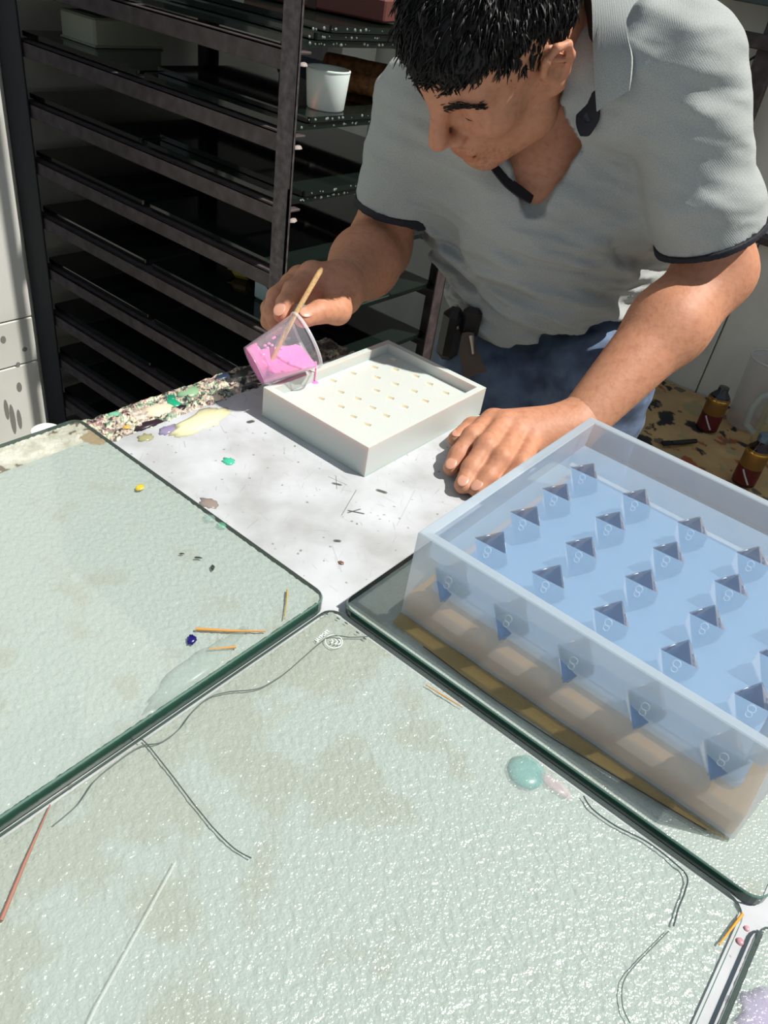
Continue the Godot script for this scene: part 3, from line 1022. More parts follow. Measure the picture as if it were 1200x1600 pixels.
func build_small_mould():
	var m := sil(rgb(196, 202, 198))
	m.subsurf_scatter_strength = 0.45
	var pale := mat(rgb(240, 234, 214), 0.5)
	var o := CSGCombiner3D.new()
	o.name = "small_silicone_mould"
	o.position = Vector3(-0.4705, 0.7797, -0.6445)
	add_child(o)
	tag(o, "white silicone mould tray with small square holes that the resin is poured into", "mould")
	var put_csg := func(c: Vector3, z: Vector3, sub: bool, turn: float):
		var b := CSGBox3D.new()
		b.size = z
		b.position = c
		b.rotation.y = turn
		b.material = pale if sub and z.x < 0.02 else m
		b.name = "recess" if sub else "tray"
		b.operation = CSGShape3D.OPERATION_SUBTRACTION if sub else CSGShape3D.OPERATION_UNION
		o.add_child(b, true)
	put_csg.call(Vector3(0, 0.018, 0), Vector3(0.154, 0.036, 0.216), false, 0.0)
	put_csg.call(Vector3(0, 0.0335, 0), Vector3(0.138, 0.020, 0.199), true, 0.0)
	for k in [[-0.523, -0.735], [-0.522, -0.698], [-0.527, -0.663], [-0.477, -0.724], [-0.528, -0.629], [-0.454, -0.722], [-0.479, -0.686], [-0.428, -0.720], [-0.482, -0.654], [-0.454, -0.691], [-0.431, -0.683], [-0.482, -0.621], [-0.46, -0.654], [-0.504, -0.616], [-0.481, -0.591], [-0.458, -0.619], [-0.437, -0.652], [-0.458, -0.586], [-0.437, -0.618], [-0.507, -0.586], [-0.437, -0.586], [-0.503, -0.716], [-0.503, -0.680]]:
		put_csg.call(Vector3(k[0] + 0.4705, 0.0235, k[1] + 0.6445), Vector3(0.0085, 0.006, 0.0075), true, 0.35)

func ring_frame(hx: float, hz: float, t: float, y0: float, y1: float) -> ArrayMesh:
	var s := st()
	var c := 0.0008
	for k in 4:
		var b := Basis(Vector3.UP, k * PI / 2)
		var a := hx if k % 2 == 0 else hz
		var d := hz if k % 2 == 0 else hx
		quad(s, b * Vector3(-a, y0, d), b * Vector3(a, y0, d), b * Vector3(a, y1 - c, d), b * Vector3(-a, y1 - c, d), b * Vector3.BACK)
		quad(s, b * Vector3(-a + t, y0, d - t), b * Vector3(a - t, y0, d - t), b * Vector3(a - t, y1 - c, d - t), b * Vector3(-a + t, y1 - c, d - t), b * Vector3.FORWARD)
		quad(s, b * Vector3(-a + c, y1, d - c), b * Vector3(a - c, y1, d - c), b * Vector3(a - t + c, y1, d - t + c), b * Vector3(-a + t - c, y1, d - t + c), Vector3.UP)
		quad(s, b * Vector3(-a, y1 - c, d), b * Vector3(a, y1 - c, d), b * Vector3(a - c, y1, d - c), b * Vector3(-a + c, y1, d - c), b * Vector3(0, 1, 1))
		quad(s, b * Vector3(-a + t, y1 - c, d - t), b * Vector3(a - t, y1 - c, d - t), b * Vector3(a - t + c, y1, d - t + c), b * Vector3(-a + t - c, y1, d - t + c), b * Vector3(0, 1, -1))
		quad(s, b * Vector3(-a, y0, d), b * Vector3(a, y0, d), b * Vector3(a - t, y0, d - t), b * Vector3(-a + t, y0, d - t), Vector3.DOWN)
	return s.commit()

func antiprism(a: float, top: float) -> Array:
	var r := a / sqrt(3.0)
	var v := []
	for k in 3:
		var t := deg_to_rad(-95.8 + 120.0 * k)
		v.append(Vector3(cos(t) * r, top, sin(t) * r))
	for k in 3:
		var t := deg_to_rad(-35.8 + 120.0 * k)
		v.append(Vector3(cos(t) * r, -0.8165 * a, sin(t) * r))
	return v

func milky(c: Color, alpha: float) -> StandardMaterial3D:
	var m := mat(c, 0.4, 0.0, alpha)
	m.backlight_enabled = true
	m.backlight = Color(0.9, 0.9, 0.9)
	return m

func build_big_mould():
	var o := node("large_silicone_mould", self, Vector3(-0.095, 0.7907, -0.542))
	tag(o, "large translucent blue silicone mould with rows of eight-sided cavities", "mould")
	var hx := 0.141
	var hz := 0.142
	var wm := milky(rgb(186, 202, 214), 0.58)
	var bm := milky(rgb(148, 184, 218), 0.54)
	var am := milky(rgb(228, 178, 96), 0.75)
	put("rim", ring_frame(hx, hz, 0.0088, 0.0835, 0.0848), wm, o)
	put("amber_base", box_mesh(Vector3(0, 0.0120, 0), Vector3(2 * hx - 0.004, 0.0220, 2 * hz - 0.004), 0.001), am, o)
	put("blue_core", box_mesh(Vector3(0, 0.0295, 0), Vector3(2 * hx - 0.026, 0.0115, 2 * hz - 0.030), 0.003), milky(rgb(150, 186, 222), 0.88), o)
	var c := CSGCombiner3D.new()
	c.name = "body"
	o.add_child(c)
	for k in [[0.0005, 0.0835, 2 * hx, 2 * hz, wm, false], [0.0610, 0.09, 2 * hx - 0.0176, 2 * hz - 0.0176, bm, true]]:
		var b := CSGBox3D.new()
		b.size = Vector3(k[2], k[1] - k[0], k[3])
		b.position = Vector3(0, (k[0] + k[1]) / 2, 0)
		b.material = k[4]
		b.name = "recess" if k[5] else "block"
		b.operation = CSGShape3D.OPERATION_SUBTRACTION if k[5] else CSGShape3D.OPERATION_UNION
		c.add_child(b)
	var a := 0.0285
	var v: Array = antiprism(a, 0.001)
	var arr := []
	arr.resize(Mesh.ARRAY_MAX)
	arr[Mesh.ARRAY_VERTEX] = PackedVector3Array(v)
	var faces := [[0, 1, 2], [3, 4, 5], [0, 3, 5], [1, 4, 3], [2, 5, 4], [0, 1, 3], [1, 2, 4], [2, 0, 5]]
	var idx := PackedInt32Array()
	var mid := Vector3(0, -0.4 * a, 0)
	for f in faces:
		var p: Vector3 = v[f[0]]
		var q: Vector3 = v[f[1]]
		var r: Vector3 = v[f[2]]
		if (q - p).cross(r - p).dot((p + q + r) / 3.0 - mid) > 0.0:
			idx.append_array([f[0], f[2], f[1]])
		else:
			idx.append_array(f)
	arr[Mesh.ARRAY_INDEX] = idx
	var hole := ArrayMesh.new()
	hole.add_surface_from_arrays(Mesh.PRIMITIVE_TRIANGLES, arr)
	# the glossy blue skin inside each cavity, open at the top
	var w: Array = antiprism(a - 0.0012, -0.0006)
	var s := st()
	for f in faces.slice(1):
		var p: Vector3 = w[f[0]]
		var q: Vector3 = w[f[1]]
		var r: Vector3 = w[f[2]]
		tri(s, p, q, r, (p + q + r) / 3.0 - mid)
	var skin := s.commit()
	var cm := milky(rgb(66, 118, 170), 0.85)
	cm.roughness = 0.3
	# figure 8 cast on the near face: two rings, and on the two side faces
	s = st()
	for face in [[1, 2, 4], [2, 0, 5], [0, 1, 3]]:
		var p: Vector3 = w[face[0]]
		var q: Vector3 = w[face[1]]
		var r: Vector3 = w[face[2]]
		var g := (p + q + r) / 3.0
		var n := (q - p).cross(r - p).normalized()
		if n.dot(g - mid) < 0.0:
			n = -n
		var dn := (r - (p + q) / 2.0).normalized()
		var sd := n.cross(dn)
		for k in [[-0.0016, 0.0021], [0.0028, 0.0027]]:
			var pts := []
			for i in 19:
				var t := TAU * i / 18.0
				pts.append(g + n * 0.0007 + dn * (-k[0] - 0.001) + dn * cos(t) * k[1] + sd * sin(t) * k[1])
			tube(s, pts, 0.00042, 5, false)
	var eight := s.commit()
	var em := mat(rgb(214, 228, 242), 0.4)
	for j in 5:
		for i in 5:
			var at := Vector3(-0.2035 + 0.0545 * i + 0.095, 0.061, -0.630 + 0.0545 * j + 0.542)
			var h := CSGMesh3D.new()
			h.mesh = hole
			h.position = at
			h.operation = CSGShape3D.OPERATION_SUBTRACTION
			h.material = bm
			h.name = "octahedral_hole"
			c.add_child(h, true)
			var k := put("cavity_skin", skin, cm, o)
			k.position = at
			var e := put("numeral_eight", eight, em, k)
	# amber light through the mould painted as a strip, a hair along its edge
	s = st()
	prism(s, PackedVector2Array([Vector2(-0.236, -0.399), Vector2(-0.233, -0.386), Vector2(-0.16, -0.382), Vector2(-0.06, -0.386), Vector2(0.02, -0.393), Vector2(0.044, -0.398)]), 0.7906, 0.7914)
	var film := put("amber_light_strip", s.commit(), mat(rgb(176, 150, 88), 0.3, 0.0, 0.4))
	tag(film, "thin strip of painted amber light along the near foot of the blue mould", "resin")

# ------------------------------------------------------------------ the man

func on(root: Node3D, called: String, mesh: Mesh, m: Material) -> MeshInstance3D:
	var o := put(called, mesh, m, root)
	o.position = -root.position
	return o

func smooth_line(list: Array, n: int) -> Array:
	var c := Curve3D.new()
	for i in list.size():
		var t := Vector3.ZERO
		if i > 0 and i < list.size() - 1:
			t = (list[i + 1] - list[i - 1]) / 6.0
		c.add_point(list[i], -t, t)
	var o := []
	for i in n + 1:
		o.append(c.sample((list.size() - 1) * minf(float(i) / n, 0.9999), fmod((list.size() - 1) * minf(float(i) / n, 0.9999), 1.0)))
	return o

func ribbon(left: Array, right: Array, thick: float, bulge := 0.0, cols := 6) -> ArrayMesh:
	left = smooth_line(left, 24)
	right = smooth_line(right, 24)
	# cloth strip between two edges, with thickness
	var s := st()
	var rows := left.size()
	var g := []
	for i in rows:
		var row := []
		for j in cols + 1:
			row.append((left[i] as Vector3).lerp(right[i], float(j) / cols))
		g.append(row)
	var nrm := []
	for i in rows:
		var row := []
		for j in cols + 1:
			var du: Vector3 = g[i][mini(j + 1, cols)] - g[i][maxi(j - 1, 0)]
			var dv: Vector3 = g[mini(i + 1, rows - 1)][j] - g[maxi(i - 1, 0)][j]
			var n := du.cross(dv).normalized()
			if n.dot(Vector3(0, 1.23, 0) - g[i][j]) < 0.0:
				n = -n
			row.append(n)
		nrm.append(row)
	for i in rows:
		for j in cols + 1:
			var t := float(j) / cols
			g[i][j] += nrm[i][j] * bulge * 4.0 * t * (1.0 - t)
	for i in rows - 1:
		for j in cols:
			for side in [1.0, -1.0]:
				var q := []
				for k in [[i, j], [i, j + 1], [i + 1, j + 1], [i + 1, j]]:
					q.append([g[k[0]][k[1]] + nrm[k[0]][k[1]] * thick * 0.5 * side, nrm[k[0]][k[1]] * side])
				smooth_tri(s, q[0], q[1], q[2])
				smooth_tri(s, q[0], q[2], q[3])
	var rim := []
	for j in cols + 1:
		rim.append([0, j])
	for i in range(1, rows):
		rim.append([i, cols])
	for j in range(cols - 1, -1, -1):
		rim.append([rows - 1, j])
	for i in range(rows - 2, -1, -1):
		rim.append([i, 0])
	var mid: Vector3 = g[rows / 2][cols / 2]
	for k in rim.size() - 1:
		var p: Vector3 = g[rim[k][0]][rim[k][1]]
		var q: Vector3 = g[rim[k + 1][0]][rim[k + 1][1]]
		var n1: Vector3 = nrm[rim[k][0]][rim[k][1]] * thick * 0.5
		var n2: Vector3 = nrm[rim[k + 1][0]][rim[k + 1][1]] * thick * 0.5
		quad(s, p + n1, q + n2, q - n2, p - n1, (p + q) / 2 - mid)
	return s.commit()

func build_person():
	var root := node("person", self, Vector3(-0.45, 0, -1.0))
	tag(root, "man in grey polo shirt and jeans leaning over the bench to pour resin", "person")
	var head_axes := Basis(Vector3(0.9850, -0.1320, 0.1116), Vector3(-0.0019, 0.6373, 0.7707), Vector3(-0.1728, -0.7593, 0.6274))
	var head_at := Vector3(-0.4948, 1.1509, -0.7942)
	# skin: one surface from arms, neck, head and hands
	var skin := mat(rgb(196, 140, 110), 0.58)
	skin.albedo_texture = ntex(0.02, 512, grad([[0.0, Color(0.86, 0.80, 0.78)], [0.5, Color(0.97, 0.96, 0.95)], [1.0, Color(1, 1, 1)]]), false, FastNoiseLite.TYPE_SIMPLEX_SMOOTH, 5, 6, 71)
	skin.normal_enabled = true
	skin.normal_texture = ntex(0.12, 256, null, true, FastNoiseLite.TYPE_CELLULAR, 2, 1.2, 72)
	skin.normal_scale = 0.5
	skin.subsurf_scatter_enabled = true
	skin.subsurf_scatter_strength = 0.12
	skin.vertex_color_use_as_albedo = true
	tri_world(skin, 9.0)
	var plain := func(_p: Vector3, _n: Vector3) -> Color: return Color.WHITE
	var face := func(p: Vector3, _n: Vector3) -> Color:
		var q := (p - head_at) * head_axes / 0.93
		var c := Color.WHITE
		var lip := Vector2(q.x / 0.026, (q.y + 0.0595) / 0.0105).length()
		if q.z > 0.07 and lip < 1.0:
			c = Color(0.88, 0.72, 0.70)
		var beard := Vector2(q.x / 0.05, (q.y + 0.075) / 0.035).length()
		if beard < 1.0 and lip >= 1.0 and noise.get_noise_3dv(p * 900.0) > 0.1:
			c = Color(0.78, 0.76, 0.76)
		return c
	var f := Body.new()
	f.cone(Vector3(-0.3299, 1.1629, -0.8793), Vector3(-0.2429, 0.9708, -0.9544), 0.0430, 0.0400, 0.0200)
	f.cone(Vector3(-0.2429, 0.9708, -0.9544), Vector3(-0.2534, 0.9180, -0.8846), 0.0420, 0.0440, 0.0200)
	f.cone(Vector3(-0.2534, 0.9180, -0.8846), Vector3(-0.2730, 0.8200, -0.7550), 0.0440, 0.0270, 0.0200)
	f.cone(Vector3(-0.6310, 1.0668, -0.8530), Vector3(-0.6644, 0.8794, -0.8586), 0.0400, 0.0400, 0.0200)
	f.cone(Vector3(-0.6644, 0.8794, -0.8586), Vector3(-0.6375, 0.8782, -0.7977), 0.0430, 0.0440, 0.0200)
	f.cone(Vector3(-0.6375, 0.8782, -0.7977), Vector3(-0.5973, 0.8765, -0.7064), 0.0440, 0.0290, 0.0200)
	f.cone(Vector3(-0.4899, 1.1484, -0.8404), Vector3(-0.4488, 1.1610, -0.9247), 0.0550, 0.0600, 0.0200)
	f.cone(Vector3(-0.4488, 1.1610, -0.9247), Vector3(-0.3299, 1.1629, -0.8793), 0.0450, 0.0380, 0.0300)
	f.cone(Vector3(-0.4488, 1.1610, -0.9247), Vector3(-0.6310, 1.0668, -0.8530), 0.0450, 0.0360, 0.0300)
	f.cone(Vector3(-0.5830, 1.0305, -0.9130), Vector3(-0.5677, 0.9361, -0.9593), 0.0480, 0.0480, 0.0500)
	f.cone(Vector3(-0.4117, 1.1129, -0.9669), Vector3(-0.3976, 0.9991, -1.0250), 0.0580, 0.0580, 0.0500)
	f.cone(Vector3(-0.4931, 1.0389, -0.9436), Vector3(-0.4734, 0.9535, -0.9709), 0.1005, 0.1005, 0.0500)
	var parts := [f.mesh(0.007, plain)]
	f = Body.new()
	f.cone(Vector3(-0.2655, 0.8577, -0.8048), Vector3(-0.2730, 0.8200, -0.7550), 0.0310, 0.0260, 0.0150)
	f.cone(Vector3(-0.2799, 0.8200, -0.7482), Vector3(-0.3423, 0.8160, -0.6874), 0.0190, 0.0128, 0.0180)
	f.cone(Vector3(-0.2783, 0.8204, -0.7479), Vector3(-0.3262, 0.8200, -0.6845), 0.0190, 0.0132, 0.0180)
	f.cone(Vector3(-0.2768, 0.8201, -0.7484), Vector3(-0.3107, 0.8170, -0.6890), 0.0190, 0.0128, 0.0180)
	f.cone(Vector3(-0.2751, 0.8196, -0.7490), Vector3(-0.2936, 0.8120, -0.6946), 0.0190, 0.0118, 0.0180)
	f.cone(Vector3(-0.3423, 0.8100, -0.6874), Vector3(-0.2936, 0.8080, -0.6946), 0.0110, 0.0100, 0.0120)
	f.cone(Vector3(-0.3423, 0.8200, -0.6874), Vector3(-0.3405, 0.8140, -0.6465), 0.0118, 0.0110, 0.0050)
	f.cone(Vector3(-0.3405, 0.8140, -0.6465), Vector3(-0.3398, 0.8000, -0.6252), 0.0110, 0.0100, 0.0050)
	f.cone(Vector3(-0.3398, 0.8000, -0.6252), Vector3(-0.3370, 0.7905, -0.6103), 0.0100, 0.0088, 0.0050)
	f.cone(Vector3(-0.3262, 0.8240, -0.6845), Vector3(-0.3172, 0.8170, -0.6382), 0.0122, 0.0114, 0.0050)
	f.cone(Vector3(-0.3172, 0.8170, -0.6382), Vector3(-0.3150, 0.8010, -0.6134), 0.0114, 0.0104, 0.0050)
	f.cone(Vector3(-0.3150, 0.8010, -0.6134), Vector3(-0.3101, 0.7905, -0.5937), 0.0104, 0.0091, 0.0050)
	f.cone(Vector3(-0.3107, 0.8210, -0.6890), Vector3(-0.2950, 0.8150, -0.6361), 0.0118, 0.0110, 0.0050)
	f.cone(Vector3(-0.2950, 0.8150, -0.6361), Vector3(-0.2941, 0.8000, -0.6141), 0.0110, 0.0100, 0.0050)
	f.cone(Vector3(-0.2941, 0.8000, -0.6141), Vector3(-0.2954, 0.7905, -0.5994), 0.0100, 0.0088, 0.0050)
	f.cone(Vector3(-0.2936, 0.8160, -0.6946), Vector3(-0.2752, 0.8140, -0.6428), 0.0108, 0.0098, 0.0050)
	f.cone(Vector3(-0.2752, 0.8140, -0.6428), Vector3(-0.2733, 0.8030, -0.6261), 0.0098, 0.0090, 0.0050)
	f.cone(Vector3(-0.2733, 0.8030, -0.6261), Vector3(-0.2701, 0.8010, -0.6096), 0.0090, 0.0082, 0.0050)
	f.cone(Vector3(-0.2930, 0.8080, -0.7430), Vector3(-0.3512, 0.8010, -0.6980), 0.0180, 0.0135, 0.0150)
	f.cone(Vector3(-0.3512, 0.8010, -0.6980), Vector3(-0.3666, 0.7960, -0.6911), 0.0128, 0.0118, 0.0060)
	f.cone(Vector3(-0.3666, 0.7960, -0.6911), Vector3(-0.3676, 0.7910, -0.6624), 0.0118, 0.0098, 0.0040)
	parts.append(f.mesh(0.0028, plain))
	f = Body.new()
	f.cone(Vector3(-0.6140, 0.8772, -0.7445), Vector3(-0.5973, 0.8765, -0.7064), 0.0330, 0.0290, 0.0150)
	f.cone(Vector3(-0.5990, 0.8781, -0.7030), Vector3(-0.6142, 0.8932, -0.6724), 0.0200, 0.0150, 0.0180)
	f.cone(Vector3(-0.6017, 0.8768, -0.7037), Vector3(-0.6413, 0.8794, -0.6794), 0.0200, 0.0150, 0.0180)
	f.cone(Vector3(-0.6037, 0.8751, -0.7046), Vector3(-0.6617, 0.8625, -0.6880), 0.0200, 0.0145, 0.0180)
	f.cone(Vector3(-0.6043, 0.8737, -0.7053), Vector3(-0.6673, 0.8490, -0.6947), 0.0200, 0.0130, 0.0180)
	f.cone(Vector3(-0.5897, 0.8709, -0.6991), Vector3(-0.6142, 0.8932, -0.6724), 0.0180, 0.0120, 0.0150)
	f.cone(Vector3(-0.5973, 0.8765, -0.7064), Vector3(-0.5897, 0.8709, -0.6991), 0.0210, 0.0180, 0.0150)
	f.cone(Vector3(-0.6142, 0.8932, -0.6724), Vector3(-0.6065, 0.8856, -0.6334), 0.0130, 0.0115, 0.0040)
	f.cone(Vector3(-0.6065, 0.8856, -0.6334), Vector3(-0.5979, 0.8768, -0.6134), 0.0115, 0.0105, 0.0040)
	f.cone(Vector3(-0.5979, 0.8768, -0.6134), Vector3(-0.5923, 0.8674, -0.6027), 0.0105, 0.0095, 0.0040)
	f.cone(Vector3(-0.6413, 0.8794, -0.6794), Vector3(-0.6324, 0.8678, -0.6330), 0.0130, 0.0115, 0.0040)
	f.cone(Vector3(-0.6324, 0.8678, -0.6330), Vector3(-0.6224, 0.8559, -0.6172), 0.0115, 0.0105, 0.0040)
	f.cone(Vector3(-0.6224, 0.8559, -0.6172), Vector3(-0.6089, 0.8488, -0.6110), 0.0105, 0.0095, 0.0040)
	f.cone(Vector3(-0.6617, 0.8625, -0.6880), Vector3(-0.6475, 0.8466, -0.6384), 0.0125, 0.0110, 0.0040)
	f.cone(Vector3(-0.6475, 0.8466, -0.6384), Vector3(-0.6340, 0.8383, -0.6252), 0.0110, 0.0100, 0.0040)
	f.cone(Vector3(-0.6340, 0.8383, -0.6252), Vector3(-0.6211, 0.8353, -0.6238), 0.0100, 0.0090, 0.0040)
	f.cone(Vector3(-0.6673, 0.8490, -0.6947), Vector3(-0.6546, 0.8341, -0.6525), 0.0110, 0.0100, 0.0040)
	f.cone(Vector3(-0.6546, 0.8341, -0.6525), Vector3(-0.6422, 0.8288, -0.6412), 0.0100, 0.0090, 0.0040)
	f.cone(Vector3(-0.6422, 0.8288, -0.6412), Vector3(-0.6309, 0.8275, -0.6402), 0.0090, 0.0080, 0.0040)
	f.cone(Vector3(-0.5897, 0.8709, -0.6991), Vector3(-0.5657, 0.8680, -0.6677), 0.0190, 0.0165, 0.0120)
	f.cone(Vector3(-0.5657, 0.8680, -0.6677), Vector3(-0.5659, 0.8732, -0.6377), 0.0160, 0.0135, 0.0060)
	f.cone(Vector3(-0.5659, 0.8732, -0.6377), Vector3(-0.5679, 0.8704, -0.6129), 0.0132, 0.0112, 0.0040)
	parts.append(f.mesh(0.0028, plain))
	f = Body.new()
	f.egg(Vector3(-0.4913, 1.1961, -0.7712), Vector3(0.0688, 0.0725, 0.0884), head_axes, 0.0186)
	f.egg(Vector3(-0.4989, 1.1600, -0.7474), Vector3(0.0595, 0.0577, 0.0632), head_axes, 0.0279)
	f.egg(Vector3(-0.5004, 1.1203, -0.7810), Vector3(0.0539, 0.0558, 0.0521), head_axes, 0.0279)
	f.egg(Vector3(-0.5003, 1.0936, -0.8132), Vector3(0.0446, 0.0418, 0.0428), head_axes, 0.0279)
	f.cone(Vector3(-0.5469, 1.1461, -0.8145), Vector3(-0.5429, 1.1098, -0.8351), 0.0149, 0.0149, 0.0279)
	f.cone(Vector3(-0.5429, 1.1098, -0.8351), Vector3(-0.5187, 1.0511, -0.8179), 0.0149, 0.0130, 0.0279)
	f.egg(Vector3(-0.5434, 1.1082, -0.7734), Vector3(0.0205, 0.0167, 0.0205), head_axes, 0.0205)
	f.cone(Vector3(-0.5180, 1.1079, -0.7237), Vector3(-0.5497, 1.1266, -0.7380), 0.0084, 0.0074, 0.0130)
	f.egg(Vector3(-0.5389, 1.0958, -0.7367), Vector3(0.0177, 0.0093, 0.0149), head_axes, 0.0130, -1)
	f.egg(Vector3(-0.5349, 1.1091, -0.7477), Vector3(0.0144, 0.0107, 0.0116), head_axes, 0.0056)
	f.egg(Vector3(-0.5218, 1.0686, -0.7576), Vector3(0.0079, 0.0070, 0.0093), head_axes, 0.0074)
	f.cone(Vector3(-0.4425, 1.1321, -0.8026), Vector3(-0.4513, 1.0975, -0.8247), 0.0149, 0.0149, 0.0279)
	f.cone(Vector3(-0.4513, 1.0975, -0.8247), Vector3(-0.4930, 1.0477, -0.8150), 0.0149, 0.0130, 0.0279)
	f.egg(Vector3(-0.4647, 1.0976, -0.7645), Vector3(0.0205, 0.0167, 0.0205), head_axes, 0.0205)
	f.cone(Vector3(-0.4996, 1.1055, -0.7216), Vector3(-0.4618, 1.1148, -0.7281), 0.0084, 0.0074, 0.0130)
	f.egg(Vector3(-0.4803, 1.0880, -0.7301), Vector3(0.0177, 0.0093, 0.0149), head_axes, 0.0130, -1)
	f.egg(Vector3(-0.4781, 1.1015, -0.7412), Vector3(0.0144, 0.0107, 0.0116), head_axes, 0.0056)
	f.egg(Vector3(-0.4989, 1.0655, -0.7550), Vector3(0.0079, 0.0070, 0.0093), head_axes, 0.0074)
	f.cone(Vector3(-0.5093, 1.1028, -0.7231), Vector3(-0.5129, 1.0617, -0.7398), 0.0074, 0.0107, 0.0112)
	f.egg(Vector3(-0.5080, 1.0615, -0.7831), Vector3(0.0242, 0.0167, 0.0130), head_axes, 0.0149)
	f.egg(Vector3(-0.5062, 1.0491, -0.8138), Vector3(0.0167, 0.0130, 0.0149), head_axes, 0.0149)
	f.cone(Vector3(-0.5239, 1.0573, -0.7814), Vector3(-0.4946, 1.0534, -0.7781), 0.0051, 0.0051, 0.0056)
	f.cone(Vector3(-0.5100, 1.0515, -0.7772), Vector3(-0.5100, 1.0515, -0.7772), 0.0058, 0.0058, 0.0074)
	f.cone(Vector3(-0.5212, 1.0495, -0.7894), Vector3(-0.4974, 1.0463, -0.7867), 0.0060, 0.0060, 0.0056)
	f.cone(Vector3(-0.5311, 1.0549, -0.7871), Vector3(-0.4871, 1.0490, -0.7821), 0.0017, 0.0017, 0.0028, -1)
	f.cone(Vector3(-0.5106, 1.0456, -0.7793), Vector3(-0.5106, 1.0456, -0.7793), 0.0019, 0.0019, 0.0037, -1)
	f.cone(Vector3(-0.5174, 1.0591, -0.7575), Vector3(-0.5181, 1.0637, -0.7535), 0.0030, 0.0026, 0.0019, -1)
	f.egg(Vector3(-0.5643, 1.1682, -0.8014), Vector3(0.0060, 0.0242, 0.0121), head_axes, 0.0056)
	f.cone(Vector3(-0.5635, 1.1534, -0.8013), Vector3(-0.5678, 1.1606, -0.7879), 0.0039, 0.0039, 0.0037)
	f.cone(Vector3(-0.5678, 1.1606, -0.7879), Vector3(-0.5718, 1.1729, -0.7800), 0.0039, 0.0039, 0.0037)
	f.cone(Vector3(-0.5718, 1.1729, -0.7800), Vector3(-0.5732, 1.1868, -0.7843), 0.0039, 0.0039, 0.0037)
	f.cone(Vector3(-0.5732, 1.1868, -0.7843), Vector3(-0.5740, 1.1915, -0.7966), 0.0039, 0.0039, 0.0037)
	f.cone(Vector3(-0.5740, 1.1915, -0.7966), Vector3(-0.5718, 1.1820, -0.8105), 0.0039, 0.0039, 0.0037)
	f.cone(Vector3(-0.5718, 1.1820, -0.8105), Vector3(-0.5685, 1.1651, -0.8182), 0.0039, 0.0039, 0.0037)
	f.cone(Vector3(-0.5685, 1.1651, -0.8182), Vector3(-0.5663, 1.1523, -0.8197), 0.0039, 0.0039, 0.0037)
	f.cone(Vector3(-0.5664, 1.1516, -0.8191), Vector3(-0.5645, 1.1453, -0.8187), 0.0070, 0.0056, 0.0056)
	f.egg(Vector3(-0.5732, 1.1653, -0.8014), Vector3(0.0056, 0.0112, 0.0070), head_axes, 0.0037, -1)
	f.cone(Vector3(-0.5711, 1.1759, -0.7909), Vector3(-0.5713, 1.1773, -0.8041), 0.0028, 0.0028, 0.0047)
	f.cone(Vector3(-0.5055, 1.0575, -0.7562), Vector3(-0.5044, 1.0619, -0.7520), 0.0030, 0.0026, 0.0019, -1)
	f.egg(Vector3(-0.4233, 1.1493, -0.7854), Vector3(0.0060, 0.0242, 0.0121), head_axes, 0.0056)
	f.cone(Vector3(-0.4279, 1.1353, -0.7859), Vector3(-0.4249, 1.1414, -0.7717), 0.0039, 0.0039, 0.0037)
	f.cone(Vector3(-0.4249, 1.1414, -0.7717), Vector3(-0.4197, 1.1525, -0.7628), 0.0039, 0.0039, 0.0037)
	f.cone(Vector3(-0.4197, 1.1525, -0.7628), Vector3(-0.4138, 1.1655, -0.7662), 0.0039, 0.0039, 0.0037)
	f.cone(Vector3(-0.4138, 1.1655, -0.7662), Vector3(-0.4092, 1.1694, -0.7779), 0.0039, 0.0039, 0.0037)
	f.cone(Vector3(-0.4092, 1.1694, -0.7779), Vector3(-0.4106, 1.1604, -0.7922), 0.0039, 0.0039, 0.0037)
	f.cone(Vector3(-0.4106, 1.1604, -0.7922), Vector3(-0.4165, 1.1447, -0.8009), 0.0039, 0.0039, 0.0037)
	f.cone(Vector3(-0.4165, 1.1447, -0.8009), Vector3(-0.4216, 1.1329, -0.8033), 0.0039, 0.0039, 0.0037)
	f.cone(Vector3(-0.4217, 1.1322, -0.8027), Vector3(-0.4253, 1.1267, -0.8029), 0.0070, 0.0056, 0.0056)
	f.egg(Vector3(-0.4157, 1.1442, -0.7836), Vector3(0.0056, 0.0112, 0.0070), head_axes, 0.0037, -1)
	f.cone(Vector3(-0.4172, 1.1553, -0.7735), Vector3(-0.4138, 1.1562, -0.7863), 0.0028, 0.0028, 0.0047)
	f.cone(Vector3(-0.4875, 1.1649, -0.8420), Vector3(-0.4899, 1.1455, -0.8440), 0.0484, 0.0465, 0.0279)
	f.cone(Vector3(-0.4899, 1.1455, -0.8440), Vector3(-0.4488, 1.1610, -0.9247), 0.0465, 0.0580, 0.0300)
	parts.append(f.mesh(0.003, face))
	on(root, "body", join(parts), skin)
	# nails
	var nm := mat(rgb(198, 146, 124), 0.35)
	var nl := [Vector3(-0.3398, 0.8000, -0.6252), Vector3(-0.3370, 0.7905, -0.6103), Vector3(-0.3150, 0.8010, -0.6134), Vector3(-0.3101, 0.7905, -0.5937), Vector3(-0.2941, 0.8000, -0.6141), Vector3(-0.2954, 0.7905, -0.5994), Vector3(-0.2733, 0.8030, -0.6261), Vector3(-0.2701, 0.8010, -0.6096), Vector3(-0.3666, 0.7960, -0.6911), Vector3(-0.3676, 0.7910, -0.6624)]
	nl.append_array([Vector3(-0.5979, 0.8768, -0.6134), Vector3(-0.5923, 0.8674, -0.6027), Vector3(-0.5659, 0.8732, -0.6377), Vector3(-0.5679, 0.8704, -0.6129)])
